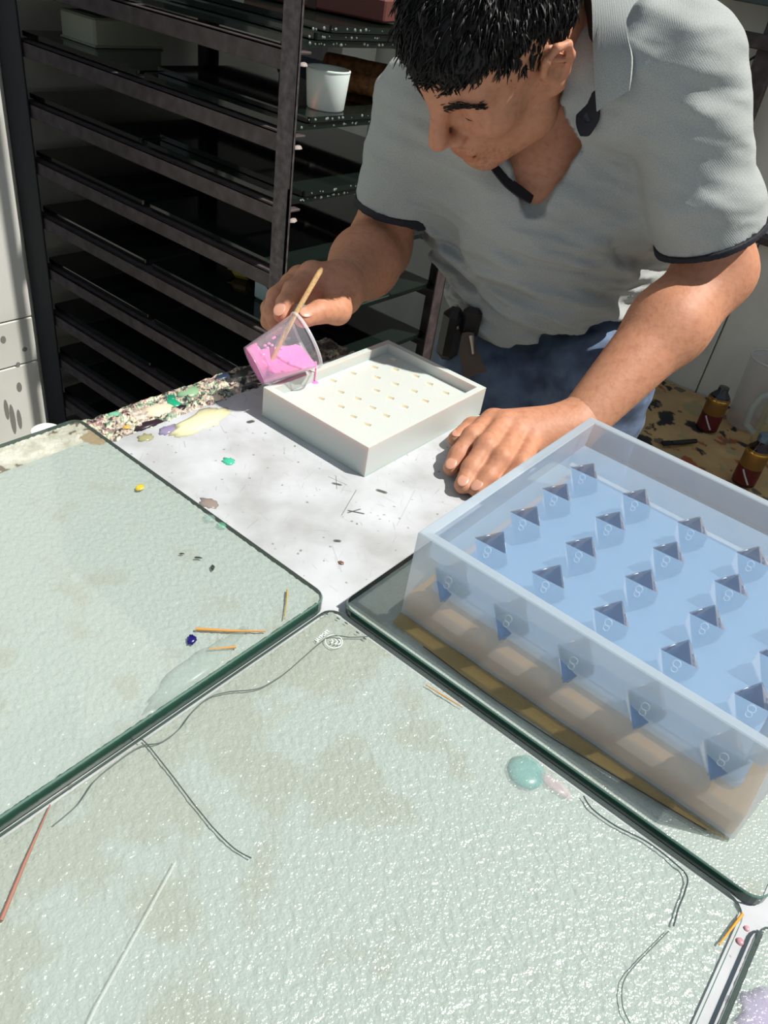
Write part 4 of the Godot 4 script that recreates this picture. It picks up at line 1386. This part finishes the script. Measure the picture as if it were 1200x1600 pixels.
	for i in range(0, nl.size(), 2):
		var tip: Vector3 = nl[i + 1]
		var dir: Vector3 = (tip - nl[i]).normalized()
		var up := Vector3.UP if i < 10 else Vector3(0.25, 0.55, 0.8)
		up = (up - dir * up.dot(dir)).normalized()
		var r := 0.0088 if i < 10 else 0.0105
		var sm := SphereMesh.new()
		sm.radius = 1.0
		sm.height = 2.0
		sm.radial_segments = 20
		sm.rings = 10
		var n := on(root, "fingernail", sm, nm)
		n.transform = Transform3D(Basis(dir.cross(up) * r * 0.68, up * 0.0016, dir * r * 0.85), tip + up * (r - 0.0008) - dir * 0.001 - root.position)
	# polo shirt
	var cloth := mat(rgb(172, 178, 178), 0.9)
	cloth.rim_enabled = true
	cloth.rim = 0.25
	cloth.rim_tint = 0.5
	var heather := ntex(0.045, 512, grad([[0.0, Color(0.80, 0.80, 0.78)], [0.35, Color(0.90, 0.90, 0.89)], [0.6, Color(0.97, 0.97, 0.97)], [1.0, Color(1, 1, 1)]]), false, FastNoiseLite.TYPE_SIMPLEX_SMOOTH, 6, 6, 81)
	cloth.albedo_texture = heather
	cloth.normal_enabled = true
	cloth.normal_texture = weave()
	cloth.normal_scale = 0.8
	tri_world(cloth, 26.0)
	f = Body.new()
	f.cone(Vector3(-0.3299, 1.1629, -0.8793), Vector3(-0.2494, 0.9863, -0.9467), 0.0560, 0.0595, 0.0250)
	f.plane(Vector3(0.3917, -0.8597, -0.3280), Vector3(-0.2605, 0.5718, 0.2181))
	f.cone(Vector3(-0.6310, 1.0668, -0.8530), Vector3(-0.6478, 0.9131, -0.8537), 0.0540, 0.0510, 0.0250)
	f.plane(Vector3(-0.1087, -0.9941, -0.0048), Vector3(0.0939, 0.8581, 0.0041))
	f.cone(Vector3(-0.5830, 1.0305, -0.9130), Vector3(-0.5523, 0.8418, -1.0056), 0.0720, 0.0560, 0.0500)
	f.cone(Vector3(-0.4117, 1.1129, -0.9669), Vector3(-0.3835, 0.8852, -1.0832), 0.0820, 0.0660, 0.0500)
	f.cone(Vector3(-0.4931, 1.0389, -0.9436), Vector3(-0.4536, 0.8682, -0.9983), 0.1140, 0.1060, 0.0600)
	f.cone(Vector3(-0.4956, 0.9833, -0.8969), Vector3(-0.3754, 1.0202, -0.9614), 0.0570, 0.0570, 0.0400)
	f.cone(Vector3(-0.3901, 1.1437, -0.8740), Vector3(-0.5858, 1.0812, -0.8569), 0.0500, 0.0520, 0.0400)
	f.cone(Vector3(-0.4488, 1.1610, -0.9447), Vector3(-0.3596, 1.1624, -0.8906), 0.0600, 0.0500, 0.0400)
	f.cone(Vector3(-0.4488, 1.1610, -0.9447), Vector3(-0.5945, 1.0857, -0.8673), 0.0600, 0.0500, 0.0400)
	f.plane(Vector3(0.2150, -0.9301, -0.2979), Vector3(-0.1284, 0.5557, 0.1780))
	f.cone(Vector3(-0.4406, 1.0046, -0.8481), Vector3(-0.4570, 1.0808, -0.8599), 0.0165, 0.0500, 0.0060, -1)
	f.cone(Vector3(-0.4570, 1.0808, -0.8599), Vector3(-0.4915, 1.1384, -0.8381), 0.0500, 0.0640, 0.0060, -1)
	var fold := FastNoiseLite.new()
	fold.seed = 90
	fold.frequency = 1.0
	fold.fractal_octaves = 2
	var waist := Vector3(-0.4502, 0.8701, -0.9948)
	var hems := [[Vector3(-0.2611, 1.0121, -0.9368), Vector3(0.3917, -0.8597, -0.3280)], [Vector3(-0.6445, 0.9430, -0.8535), Vector3(-0.1087, -0.9941, -0.0048)]]
	f.bump = func(p: Vector3) -> float:
		var a := fold.get_noise_3d(p.x * 7.0 + p.y * 5.0, p.y * 13.0 - p.x * 5.0, p.z * 6.0)
		var low := clampf(1.0 - (p.y - waist.y) / 0.12, 0.0, 1.0)
		var b := fold.get_noise_3d(p.x * 5.0 - p.y * 4.0 + 9.0, p.y * 34.0 + p.x * 7.0, p.z * 9.0)
		var calm := 1.0
		for hem in hems:
			if p.distance_to(hem[0]) < 0.11:
				calm = minf(calm, clampf(absf((p - hem[0]).dot(hem[1])) / 0.03, 0.1, 1.0))
		return calm * (0.016 * a * absf(a) + 0.017 * b * (0.2 + low) - 0.008 * (0.2 + low))
	f.has_bump = true
	var shirt := on(root, "polo_shirt", f.mesh(0.006), cloth)
	# navy trim and collar
	var navy := mat(rgb(22, 24, 34), 0.8)
	for k in [[Vector3(-0.2611, 1.0121, -0.9368), Vector3(0.3917, -0.8597, -0.3280), Vector3(-0.3299, 1.1629, -0.8793), Vector3(-0.2494, 0.9863, -0.9467), 0.0584, 0.0619], [Vector3(-0.6445, 0.9430, -0.8535), Vector3(-0.1087, -0.9941, -0.0048), Vector3(-0.6310, 1.0668, -0.8530), Vector3(-0.6478, 0.9131, -0.8537), 0.0556, 0.0526]]:
		var tb := Body.new()
		tb.cone(k[2], k[3], k[4], k[5])
		tb.plane(k[1], k[0] + k[1] * 0.0050)
		tb.plane(-k[1], k[0] - k[1] * 0.0030)
		tb.bump = f.bump
		tb.has_bump = true
		on(root, "sleeve_trim", tb.mesh(0.0025), navy)
	on(root, "collar", ribbon([Vector3(-0.4776, 1.2390, -0.8847), Vector3(-0.4443, 1.2196, -0.8525), Vector3(-0.4273, 1.2052, -0.8376), Vector3(-0.4059, 1.1756, -0.8198), Vector3(-0.3911, 1.1507, -0.8105), Vector3(-0.3760, 1.1173, -0.8090)], [Vector3(-0.4131, 1.2506, -0.9011), Vector3(-0.3934, 1.2305, -0.8770), Vector3(-0.3857, 1.2121, -0.8569), Vector3(-0.3741, 1.1885, -0.8227), Vector3(-0.3557, 1.1671, -0.8101), Vector3(-0.3491, 1.1416, -0.8099)], 0.003, 0.006), cloth)
	on(root, "collar_band", ribbon([Vector3(-0.4739, 1.2338, -0.8826), Vector3(-0.4456, 1.2035, -0.8597), Vector3(-0.4206, 1.1735, -0.8425), Vector3(-0.4150, 1.1401, -0.8390), Vector3(-0.4080, 1.1119, -0.8307), Vector3(-0.4032, 1.0979, -0.8274), Vector3(-0.3959, 1.0883, -0.8284)], [Vector3(-0.4601, 1.2352, -0.8782), Vector3(-0.4304, 1.2052, -0.8491), Vector3(-0.4098, 1.1752, -0.8333), Vector3(-0.3918, 1.1448, -0.8214), Vector3(-0.3822, 1.1207, -0.8229), Vector3(-0.3807, 1.1059, -0.8287), Vector3(-0.3880, 1.0924, -0.8328)], 0.003, 0.002), navy)
	on(root, "button", lathe_mesh([Vector2(0, 0.0012), Vector2(0.003, 0.0012), Vector2(0.0045, 0.002), Vector2(0.005, 0.0)], 20, frame_on(Vector3(-0.3916, 1.1073, -0.8241), Vector3(0.4, 0.3, 0.85))), mat(rgb(40, 42, 50), 0.2))
	on(root, "placket", ribbon([Vector3(-0.4948, 1.0351, -0.8222), Vector3(-0.4864, 1.0306, -0.8193), Vector3(-0.4689, 1.0197, -0.8215), Vector3(-0.4538, 1.0117, -0.8290), Vector3(-0.4405, 1.0056, -0.8401)], [Vector3(-0.4859, 1.0367, -0.8296), Vector3(-0.4786, 1.0316, -0.8300), Vector3(-0.4670, 1.0243, -0.8359), Vector3(-0.4560, 1.0180, -0.8437), Vector3(-0.4459, 1.0114, -0.8520)], 0.002, 0.001), navy)
	# jeans and shoes
	var denim := mat(rgb(108, 128, 156), 0.85)
	denim.albedo_texture = ntex(0.01, 512, grad([[0.0, Color(0.5, 0.5, 0.55)], [0.5, Color(0.85, 0.86, 0.88)], [1.0, Color(1.25, 1.22, 1.2)]]), false, FastNoiseLite.TYPE_SIMPLEX_SMOOTH, 5, 6, 91)
	tri_world(denim, 4.0)
	f = Body.new()
	f.cone(Vector3(-0.5335, 0.7456, -1.0077), Vector3(-0.3887, 0.7883, -1.0684), 0.0850, 0.0850, 0.0600)
	f.cone(Vector3(-0.4965, 0.7111, -0.9570), Vector3(-0.5265, 0.0200, -1.0070), 0.0900, 0.0600, 0.0300)
	f.cone(Vector3(-0.3565, 0.7624, -0.9922), Vector3(-0.3265, 0.0200, -1.0422), 0.0850, 0.0600, 0.0300)
	f.bump = func(p: Vector3) -> float: return 0.006 * fold.get_noise_3d(p.x * 9.0, p.y * 22.0, p.z * 9.0)
	f.has_bump = true
	on(root, "jeans", f.mesh(0.011), denim)
	for x in [-0.615, -0.30]:
		f = Body.new()
		f.cone(Vector3(x, 0.045, -1.06), Vector3(x + 0.01, 0.038, -0.88), 0.045, 0.040, 0.02)
		f.plane(Vector3(0, -1, 0), Vector3(0, 0.001, 0))
		on(root, "shoe", f.mesh(0.01), M.black)
	# hair: a cap with thousands of strands
	var hm := mat(rgb(13, 12, 13), 0.45)
	hm.metallic_specular = 0.4
	f = Body.new()
	f.egg(Vector3(-0.4910, 1.2017, -0.7674), Vector3(0.0735, 0.0744, 0.0911), head_axes, 0.0186)
	f.egg(Vector3(-0.4997, 1.1742, -0.7230), Vector3(0.0586, 0.0493, 0.0623), head_axes, 0.0279)
	f.bump = func(p: Vector3) -> float: return 0.004 * fold.get_noise_3d(p.x * 60.0, p.y * 25.0, p.z * 60.0)
	f.has_bump = true
	var cap := f.mesh(0.005)
	var arr := cap.surface_get_arrays(0)
	var vs: PackedVector3Array = arr[Mesh.ARRAY_VERTEX]
	var ns: PackedVector3Array = arr[Mesh.ARRAY_NORMAL]
	var s := st()
	for i in 7500:
		var k := rng.randi() % vs.size()
		var p := vs[k]
		var n := ns[k]
		var q := (p - head_at) * head_axes
		if q.y < -0.03:
			continue
		var front := 1.0 if q.z > 0.045 and q.y < 0.085 else 0.0
		if front > 0.0 and rng.randf() < 0.35:
			continue
		var side := clampf(absf(q.x) / 0.06 - 0.4, 0.0, 1.0)
		var t := head_axes * Vector3(0.25 * signf(q.x) * side + rng.randfn(0, 0.35), -0.25 - 0.7 * side, 0.9 - 0.6 * side)
		t = (t - n * t.dot(n)).normalized()
		t = (t + n * rng.randf_range(0.05, 0.5)).normalized()
		var l := rng.randf_range(0.009, 0.025) * (1.0 - 0.45 * side) * (1.0 - 0.35 * front)
		var pts := [p - n * 0.002]
		var w := rng.randf_range(0.0007, 0.0016)
		for j in 3:
			p += t * l / 3.0
			pts.append(p)
			t = (t + Vector3(rng.randfn(0, 0.16), -0.14, rng.randfn(0, 0.16)) - n * 0.16).normalized()
		tube(s, pts, [w, w, w * 0.8, w * 0.2], 3, false)
	on(root, "hair", join([cap, s.commit()]), hm)
	s = st()
	for side in [-1.0, 1.0]:
		for i in 120:
			var u := rng.randf()
			var q := Vector3(side * lerpf(0.012, 0.054, u), 0.0265 + 0.006 * sin(u * PI) + rng.randfn(0, 0.0024), lerpf(0.0975, 0.0745, u * u * 0.6 + u * 0.4))
			var d := Vector3(side * 0.8, 0.25 + rng.randfn(0, 0.15), -0.25)
			var p := head_at + head_axes * q * 0.93
			tube(s, [p, p + head_axes * d * 0.005 + head_axes.z * 0.0008, p + head_axes * d * 0.009], [0.0007, 0.0005, 0.0001], 3, false)
	on(root, "eyebrows", s.commit(), hm)
	s = st()
	for side in [-1.0, 1.0]:
		var pts := []
		for i in 8:
			var u := i / 7.0
			pts.append(head_at + head_axes * Vector3(side * lerpf(0.018, 0.046, u), 0.0045 - 0.003 * sin(u * PI), 0.0795 + 0.007 * sin(u * PI) - 0.008 * u) * 0.93)
		tube(s, pts, 0.0011, 6)
	on(root, "eyelashes", s.commit(), hm)
	# keys on the belt
	var kr := node("key_ring", self, Vector3(-0.5237, 0.8267, -0.8991))
	tag(kr, "bunch of keys with black fob and brown tag hanging at the man's waist", "keys")
	var kp := -kr.position + Vector3(0.003, 0.002, 0.009)
	var fob := put("fob", box_mesh(Vector3(-0.5081, 0.8246, -0.8853), Vector3(0.026, 0.042, 0.016), 0.006, Basis(Vector3.UP, 0.5)), M.black, kr)
	fob.position = kp
	var tg := put("leather_tag", ribbon([Vector3(-0.5094, 0.8105, -0.8719), Vector3(-0.4973, 0.7913, -0.8554), Vector3(-0.4740, 0.7667, -0.8418)], [Vector3(-0.4965, 0.8135, -0.8803), Vector3(-0.4759, 0.7969, -0.8674), Vector3(-0.4537, 0.7814, -0.8610)], 0.004, 0.003), mat(rgb(92, 78, 66), 0.7), kr)
	tg.position = kp
	var pouch := put("pouch", box_mesh(Vector3(-0.5312, 0.8004, -0.8782), Vector3(0.03, 0.075, 0.03), 0.01, Basis(Vector3.UP, 0.5)), M.black, kr)
	pouch.position = kp
	var brass := mat(rgb(190, 180, 165), 0.3, 0.8)
	for k in [[Vector3(-0.4914, 0.8154, -0.8659), Vector3(-0.4757, 0.7987, -0.8541), 0.0022], [Vector3(-0.5281, 0.8249, -0.8795), Vector3(-0.5173, 0.8152, -0.8707), 0.0025], [Vector3(-0.5288, 0.8412, -0.9011), Vector3(-0.5225, 0.8329, -0.8904), 0.0014], [Vector3(-0.5267, 0.8415, -0.9028), Vector3(-0.5174, 0.8330, -0.8940), 0.0014]]:
		s = st()
		tube(s, [k[0], k[0].lerp(k[1], 0.5), k[1]], [k[2] * 1.6, k[2], k[2] * 0.8], 8)
		put("key", s.commit(), brass, kr).position = kp

func weave() -> Texture2D:
	var n := 256
	var img := Image.create(n, n, false, Image.FORMAT_RGBA8)
	for y in n:
		for x in n:
			var a := sin((x + y) * TAU / 8.0) * 0.5 + 0.5
			var b := sin((x - y) * TAU / 16.0) * 0.5 + 0.5
			var v := 0.6 * a + 0.4 * b
			img.set_pixel(x, y, Color(v, v, v))
	img.bump_map_to_normal_map(2.0)
	return ImageTexture.create_from_image(img)

# ------------------------------------------------------------------ cup, stick and resin

func build_cup():
	var low := Vector3(-0.5677, 0.8306, -0.5402)
	var rim := Vector3(-0.5454, 0.8566, -0.5979)
	var ax := (rim - low).normalized()
	var len := low.distance_to(rim)
	var fr := frame_on(low, ax)
	var o := node("plastic_cup", self, low)
	tag(o, "small clear plastic cup tipped over the white mould in the right hand", "cup")
	var inv := -low
	var m := mat(rgb(236, 234, 240), 0.12, 0.0, 0.16)
	put("wall", lathe_mesh([Vector2(0.0, 0.004), Vector2(0.0205, 0.004), Vector2(0.022, 0.0), Vector2(0.0235, 0.0), Vector2(0.0325, len - 0.002)], 48, fr), m, o).position = inv
	put("rim", lathe_mesh([Vector2(0.0322, len - 0.003), Vector2(0.0338, len - 0.0028), Vector2(0.0342, len - 0.001), Vector2(0.0334, len + 0.0005), Vector2(0.0322, len)], 48, fr), mat(rgb(240, 240, 244), 0.15, 0.0, 0.5), o).position = inv
	var pink := mat(rgb(240, 130, 196), 0.28)
	pink.subsurf_scatter_enabled = true
	pink.subsurf_scatter_strength = 0.3
	# the lip the resin runs over: lowest point of the rim
	var down := (Vector3.DOWN - ax * Vector3.DOWN.dot(ax)).normalized()
	var lip := rim + down * 0.0318
	var f := Body.new()
	var n := 26
	f.cone(low + ax * 0.004, rim - ax * 0.002, 0.0218, 0.0308, 0.001)
	f.plane(ax, rim - ax * 0.004)
	f.plane(-ax, low + ax * 0.004)
	# level surface of the pool, then the film left on the bottom end
	f.plane(Vector3(0.10, 1, 0.05), lip + Vector3.UP * 0.010)
	f.bump = func(p: Vector3) -> float: return 0.0006 * noise.get_noise_3dv(p * 160.0)
	f.has_bump = true
	var pool := f.mesh(0.0022)
	f = Body.new()
	f.cone(low + ax * 0.0035, rim, 0.0219, 0.031, 0.001)
	f.plane(-ax, low + ax * 0.0005)
	var edge := FastNoiseLite.new()
	edge.seed = 4
	edge.frequency = 60.0
	f.plane(ax, low + ax * 0.013)
	f.bump = func(p: Vector3) -> float: return 0.004 * edge.get_noise_3dv(p) if (p - low).dot(ax) > 0.009 else 0.0
	f.has_bump = true
	var res := put("resin", join([pool, f.mesh(0.0022)]), pink, o)
	res.position = inv
	var s := st()
	for k in 9:
		var a := rng.randf_range(-1.2, 1.2)
		var h := rng.randf_range(0.018, 0.034)
		var d := Vector3(0.35, 0.35, 0.85).rotated(ax, a * 0.6)
		d = (d - ax * d.dot(ax)).normalized()
		var p := low + ax * h + d * (0.0235 + 0.009 * h / len - 0.0008)
		lathe(s, [Vector2(0, 0.0006), Vector2(0.0012, 0.0004), Vector2(0.0018, 0)], 10, frame_on(p, d))
	put("splash", s.commit(), pink, o).position = inv
	# stream into the mould
	s = st()
	tube(s, [lip + Vector3(0, 0.001, 0), lip + Vector3(0.002, -0.004, 0), lip + Vector3(0.0025, -0.012, 0), Vector3(lip.x + 0.0025, 0.806, lip.z), Vector3(lip.x + 0.0025, 0.8035, lip.z)], [0.002, 0.0012, 0.0007, 0.0006, 0.0015], 8)
	lathe(s, [Vector2(0, 0.0014), Vector2(0.003, 0.001), Vector2(0.0045, 0)], 16, Transform3D(Basis.IDENTITY, Vector3(lip.x + 0.0025, 0.8032, lip.z)))
	var d := put("resin_stream", s.commit(), pink)
	tag(d, "thin pink thread of resin running from the cup into the white mould", "resin")
	# wooden stick
	var st_node := node("wooden_stick", self, Vector3(-0.5664, 0.8797, -0.5983))
	tag(st_node, "pale wooden stirring stick standing in the pink cup", "stick")
	s = st()
	tube(s, [Vector3(-0.5610, 0.8294, -0.5571), Vector3(-0.5612, 0.8353, -0.5607), Vector3(-0.5598, 0.8838, -0.5913), Vector3(-0.5613, 0.9243, -0.6263), Vector3(-0.5614, 0.9274, -0.6290)], [0.0008, 0.0022, 0.0029, 0.0030, 0.0016], 10)
	var wood := mat(rgb(224, 190, 140), 0.6)
	wood.albedo_texture = ntex(0.03, 256, grad([[0.0, Color(0.82, 0.74, 0.66)], [1.0, Color(1, 1, 1)]]), false, FastNoiseLite.TYPE_SIMPLEX_SMOOTH, 3, 6, 93)
	tri_world(wood, 30.0)
	put("shaft", s.commit(), wood, st_node).position = -st_node.position

# ------------------------------------------------------------------ debris on the glass

func line_thing(called: String, label: String, cat: String, pts: Array, radii, m: Material, group := ""):
	var s := st()
	tube(s, pts, radii, 7)
	tag(put(called, s.commit(), m), label, cat, group)

func flat_path(list: Array, y: float) -> Array:
	var c := Curve3D.new()
	for i in list.size():
		var p := Vector3(list[i][0], y, list[i][1])
		var t := Vector3.ZERO
		if i > 0 and i < list.size() - 1:
			t = Vector3(list[i + 1][0] - list[i - 1][0], 0, list[i + 1][1] - list[i - 1][1]) / 6.0
		c.add_point(p, -t, t)
	return Array(c.tessellate(4, 2))

func build_debris():
	var t1 := 0.7951
	var f1 := 0.7864
	var m1 := 0.7797
	var amber := mat(rgb(196, 140, 70), 0.5)
	var straw := mat(rgb(170, 150, 84), 0.5)
	line_thing("toothpick", "longest orange toothpick near the navy drop on left plate", "toothpick", [Vector3(-0.3280, t1, -0.2646), Vector3(-0.3092, t1, -0.2824), Vector3(-0.2914, t1, -0.3013)], [0.0012, 0.0010, 0.0006], amber, "wood slivers on the glass")
	line_thing("toothpick", "short orange sliver just below the longest toothpick", "toothpick", [Vector3(-0.3062, t1, -0.2587), Vector3(-0.2943, t1, -0.2745)], [0.0005, 0.0010], amber, "wood slivers on the glass")
	line_thing("toothpick", "olive green sliver near the left plate's inner corner", "toothpick", [Vector3(-0.3132, t1, -0.3459), Vector3(-0.3032, t1, -0.3350), Vector3(-0.2914, t1, -0.3211)], [0.0009, 0.0006, 0.0004], straw, "wood slivers on the glass")
	line_thing("toothpick", "reddish sliver at the left edge of nearest plate", "toothpick", [Vector3(-0.279, f1, -0.115), Vector3(-0.257, f1, -0.086), Vector3(-0.237, f1, -0.061)], [0.0004, 0.0010, 0.0012], mat(rgb(150, 104, 90), 0.5), "wood slivers on the glass")
	line_thing("toothpick", "bright orange sliver at the nearest plate's right corner", "toothpick", [Vector3(0.0685, f1, -0.359), Vector3(0.064, f1, -0.330)], [0.0010, 0.0005], mat(rgb(214, 150, 50), 0.5), "wood slivers on the glass")
	var hair := mat(rgb(70, 84, 80), 0.4)
	var h1 := [[-0.239, -0.363], [-0.248, -0.352], [-0.259, -0.342], [-0.26, -0.327], [-0.257, -0.295], [-0.257, -0.28], [-0.26, -0.264], [-0.272, -0.247], [-0.277, -0.234], [-0.275, -0.218], [-0.27, -0.203], [-0.27, -0.188], [-0.276, -0.178], [-0.277, -0.164], [-0.275, -0.143], [-0.268, -0.126], [-0.266, -0.109]]
	line_thing("hair_strand", "long dark hair winding along the left side of nearest plate", "hair", flat_path(h1, f1), 0.0004, hair, "hairs stuck to the nearest plate")
	line_thing("hair_strand", "straightish dark hair running from the nearest plate's left edge inward", "hair", flat_path([[-0.2815, -0.181], [-0.271, -0.181], [-0.244, -0.178], [-0.221, -0.175], [-0.201, -0.173], [-0.181, -0.173], [-0.169, -0.176]], f1), 0.0004, hair, "hairs stuck to the nearest plate")
	line_thing("hair_strand", "thick dark hair curling round the nearest plate's right end", "hair", flat_path([[-0.043, -0.3605], [-0.034, -0.356], [-0.017, -0.356], [0.003, -0.3605], [0.022, -0.36], [0.033, -0.357], [0.036, -0.346], [0.037, -0.333], [0.039, -0.321]], f1), 0.0005, mat(rgb(58, 70, 76), 0.4), "hairs stuck to the nearest plate")
	line_thing("hair_strand", "faint thin hair at the bottom right of nearest plate", "hair", flat_path([[0.038, -0.316], [0.032, -0.288], [0.03, -0.271], [0.035, -0.259], [0.042, -0.254]], f1), 0.00028, hair, "hairs stuck to the nearest plate")
	line_thing("hair_strand", "thin black hair lying along the blue mould's near foot", "hair", flat_path([[-0.20, -0.383], [-0.14, -0.3805], [-0.08, -0.382], [-0.02, -0.388], [0.03, -0.3935]], 0.7916), 0.0004, mat(rgb(50, 48, 44), 0.5))
	line_thing("toothpick", "thin pale orange sliver beside the blue mould's plate edge", "toothpick", [Vector3(-0.177, f1, -0.358), Vector3(-0.160, f1, -0.3595), Vector3(-0.145, f1, -0.361)], [0.0004, 0.0006, 0.0003], amber, "wood slivers on the glass")
	line_thing("clear_thread", "clear hardened resin thread at the bottom left of nearest plate", "resin", flat_path([[-0.150, -0.040], [-0.166, -0.07], [-0.182, -0.107], [-0.198, -0.144]], f1), 0.0009, mat(rgb(225, 232, 228), 0.1, 0.0, 0.22))
	for k in [[-0.279, -0.357, "tiny dark dash nearest the plate's rounded corner"], [-0.269, -0.360, "second tiny dark dash from the plate's rounded corner"], [-0.261, -0.361, "middle tiny dark dash of five beside the etched mark"], [-0.248, -0.360, "tiny dark dash just before the hair's end"], [-0.240, -0.3595, "tiny dark dash farthest from the plate's rounded corner"]]:
		line_thing("dark_dash", k[2], "speck", [Vector3(k[0] - 0.0015, f1, k[1]), Vector3(k[0], f1, k[1] + 0.0002), Vector3(k[0] + 0.002, f1, k[1])], [0.0002, 0.0006, 0.0002], hair, "dark dashes by the etched mark")
	var drops := [
		["resin_drop", "navy blue resin drop beside the longest toothpick", Vector3(-0.3221, 0.7945, -0.2557), 0.0035, 0.0052, 0.7, 0.0022, rgb(24, 18, 96), 1.0],
		["resin_drop", "yellow resin bead alone on the far part of left plate", Vector3(-0.5005, 0.7945, -0.3409), 0.0038, 0.0048, 0.3, 0.0022, rgb(200, 176, 62), 1.0],
		["resin_drop", "bright green flat drop on the white sheet", Vector3(-0.501, 0.7796, -0.447), 0.0068, 0.0062, 0.2, 0.0012, rgb(70, 180, 146), 1.0],
		["resin_spill", "large cream yellow spill at the far end of white sheet", Vector3(-0.578, 0.7796, -0.475), 0.016, 0.040, 0.14, 0.0016, rgb(226, 222, 180), 1.0],
		["resin_spill", "dull purple spill next to the cream spill", Vector3(-0.585, 0.7796, -0.436), 0.007, 0.012, 0.2, 0.0012, rgb(136, 128, 158), 1.0],
		["resin_spill", "olive spill by the left plate's far edge", Vector3(-0.586, 0.7796, -0.409), 0.007, 0.009, 0.0, 0.0012, rgb(150, 150, 112), 1.0],
		["resin_disc", "round teal translucent resin disc near the blue mould", Vector3(-0.0815, 0.786, -0.3485), 0.0135, 0.0135, 0.0, 0.0012, rgb(116, 176, 172), 0.42],
		["clear_drop", "larger clear drop at the left plate's right edge", Vector3(-0.4261, 0.7945, -0.3592), 0.006, 0.005, 0.0, 0.0018, rgb(150, 190, 176), 0.3],
		["clear_drop", "smaller greenish clear drop at the left plate's right edge", Vector3(-0.4113, 0.7945, -0.3607), 0.0045, 0.004, 0.0, 0.0016, rgb(110, 190, 160), 0.4],
		["pink_bead", "upper pink bead in the gap beside the nearest plate", Vector3(0.0745, 0.7797, -0.357), 0.0018, 0.0018, 0.0, 0.0018, rgb(200, 150, 160), 1.0],
		["pink_bead", "lower larger pink bead in the gap beside the nearest plate", Vector3(0.0740, 0.7797, -0.346), 0.0024, 0.0024, 0.0, 0.0022, rgb(190, 140, 150), 1.0],
		["purple_spill", "pale purple spill on the near right corner plate", Vector3(0.098, 0.788, -0.303), 0.014, 0.020, 0.3, 0.0008, rgb(188, 176, 212), 0.5],
		["clear_spill", "irregular clear resin patch at the left plate's front edge", Vector3(-0.2993, 0.7945, -0.2428), 0.010, 0.046, 0.12, 0.0010, rgb(170, 190, 180), 0.25],
		["clear_spill", "elongated clear smear beyond the teal disc", Vector3(-0.062, 0.786, -0.354), 0.013, 0.005, 0.0, 0.0010, rgb(210, 180, 190), 0.3],
		["dark_speck", "leftmost dark speck of three on the left plate", Vector3(-0.4033, 0.7945, -0.3112), 0.0022, 0.0008, 0.9, 0.0008, rgb(44, 54, 52), 1.0],
		["dark_speck", "middle dark curved speck of three on the left plate", Vector3(-0.3905, 0.7945, -0.3181), 0.0034, 0.001, 0.7, 0.0009, rgb(44, 58, 56), 1.0],
		["dark_speck", "rightmost dark knotted speck of three on the left plate", Vector3(-0.3736, 0.7945, -0.3191), 0.0034, 0.0016, -0.6, 0.0012, rgb(52, 60, 56), 1.0],
		["brown_crumb", "brown crumb on the white sheet by the plate gap", Vector3(-0.318, 0.7796, -0.418), 0.0028, 0.0022, 0.3, 0.0016, rgb(110, 80, 66), 1.0],
		["brown_smear", "brown smear on the sheet beside the left plate", Vector3(-0.458, 0.7796, -0.386), 0.010, 0.007, 0.2, 0.0006, rgb(150, 130, 118), 0.6],
	]
	var i := 0
	for k in drops:
		i += 1
		var wob := 0.08 if k[0] in ["resin_disc", "pink_bead"] else 0.4
		var o := put(k[0], blob_mesh(Vector3.ZERO, k[3], k[4], k[5], k[6], wob, i * 7), mat(k[7], 0.3 if k[8] < 1.0 else 0.22, 0.0, k[8]))
		o.position = k[2]
		tag(o, k[1], k[0].replace("_", " "))
	# etched maker's mark: ring, three arcs and a word
	var mk := node("etched_mark", self, Vector3(-0.254, 0.7861, -0.339))
	tag(mk, "small etched white ring mark with lettering at the nearest plate's corner", "mark")
	var wm := mat(rgb(236, 244, 242), 0.6)
	var s := st()
	var ring := []
	for j in 33:
		ring.append(Vector3(cos(TAU * j / 32.0) * 0.0068, 0.0001, sin(TAU * j / 32.0) * 0.0068))
	tube(s, ring, 0.0003, 5, false)
	put("ring", s.commit(), wm, mk)
	for k in [[-0.0028, 0.0018], [0.0002, 0.0024], [0.0030, 0.0026]]:
		s = st()
		var arc := []
		for j in 13:
			var a := -1.9 + 2.6 * j / 12.0
			arc.append(Vector3(k[0] * 0.7 + cos(a) * k[1], 0.0001, k[0] * -0.6 + sin(a) * k[1]))
		tube(s, arc, 0.0005, 5)
		put("arc", s.commit(), wm, mk)
	var tm := TextMesh.new()
	tm.text = "JAYPOET"
	tm.font_size = 16
	tm.pixel_size = 0.00024
	tm.depth = 0.0002
	var w := put("word", tm, wm, mk)
	w.transform = Transform3D(Basis(Vector3(-0.06, 0, -0.998), Vector3(-0.998, 0, 0.06), Vector3.UP), Vector3(-0.0105, 0.0001, 0.002))
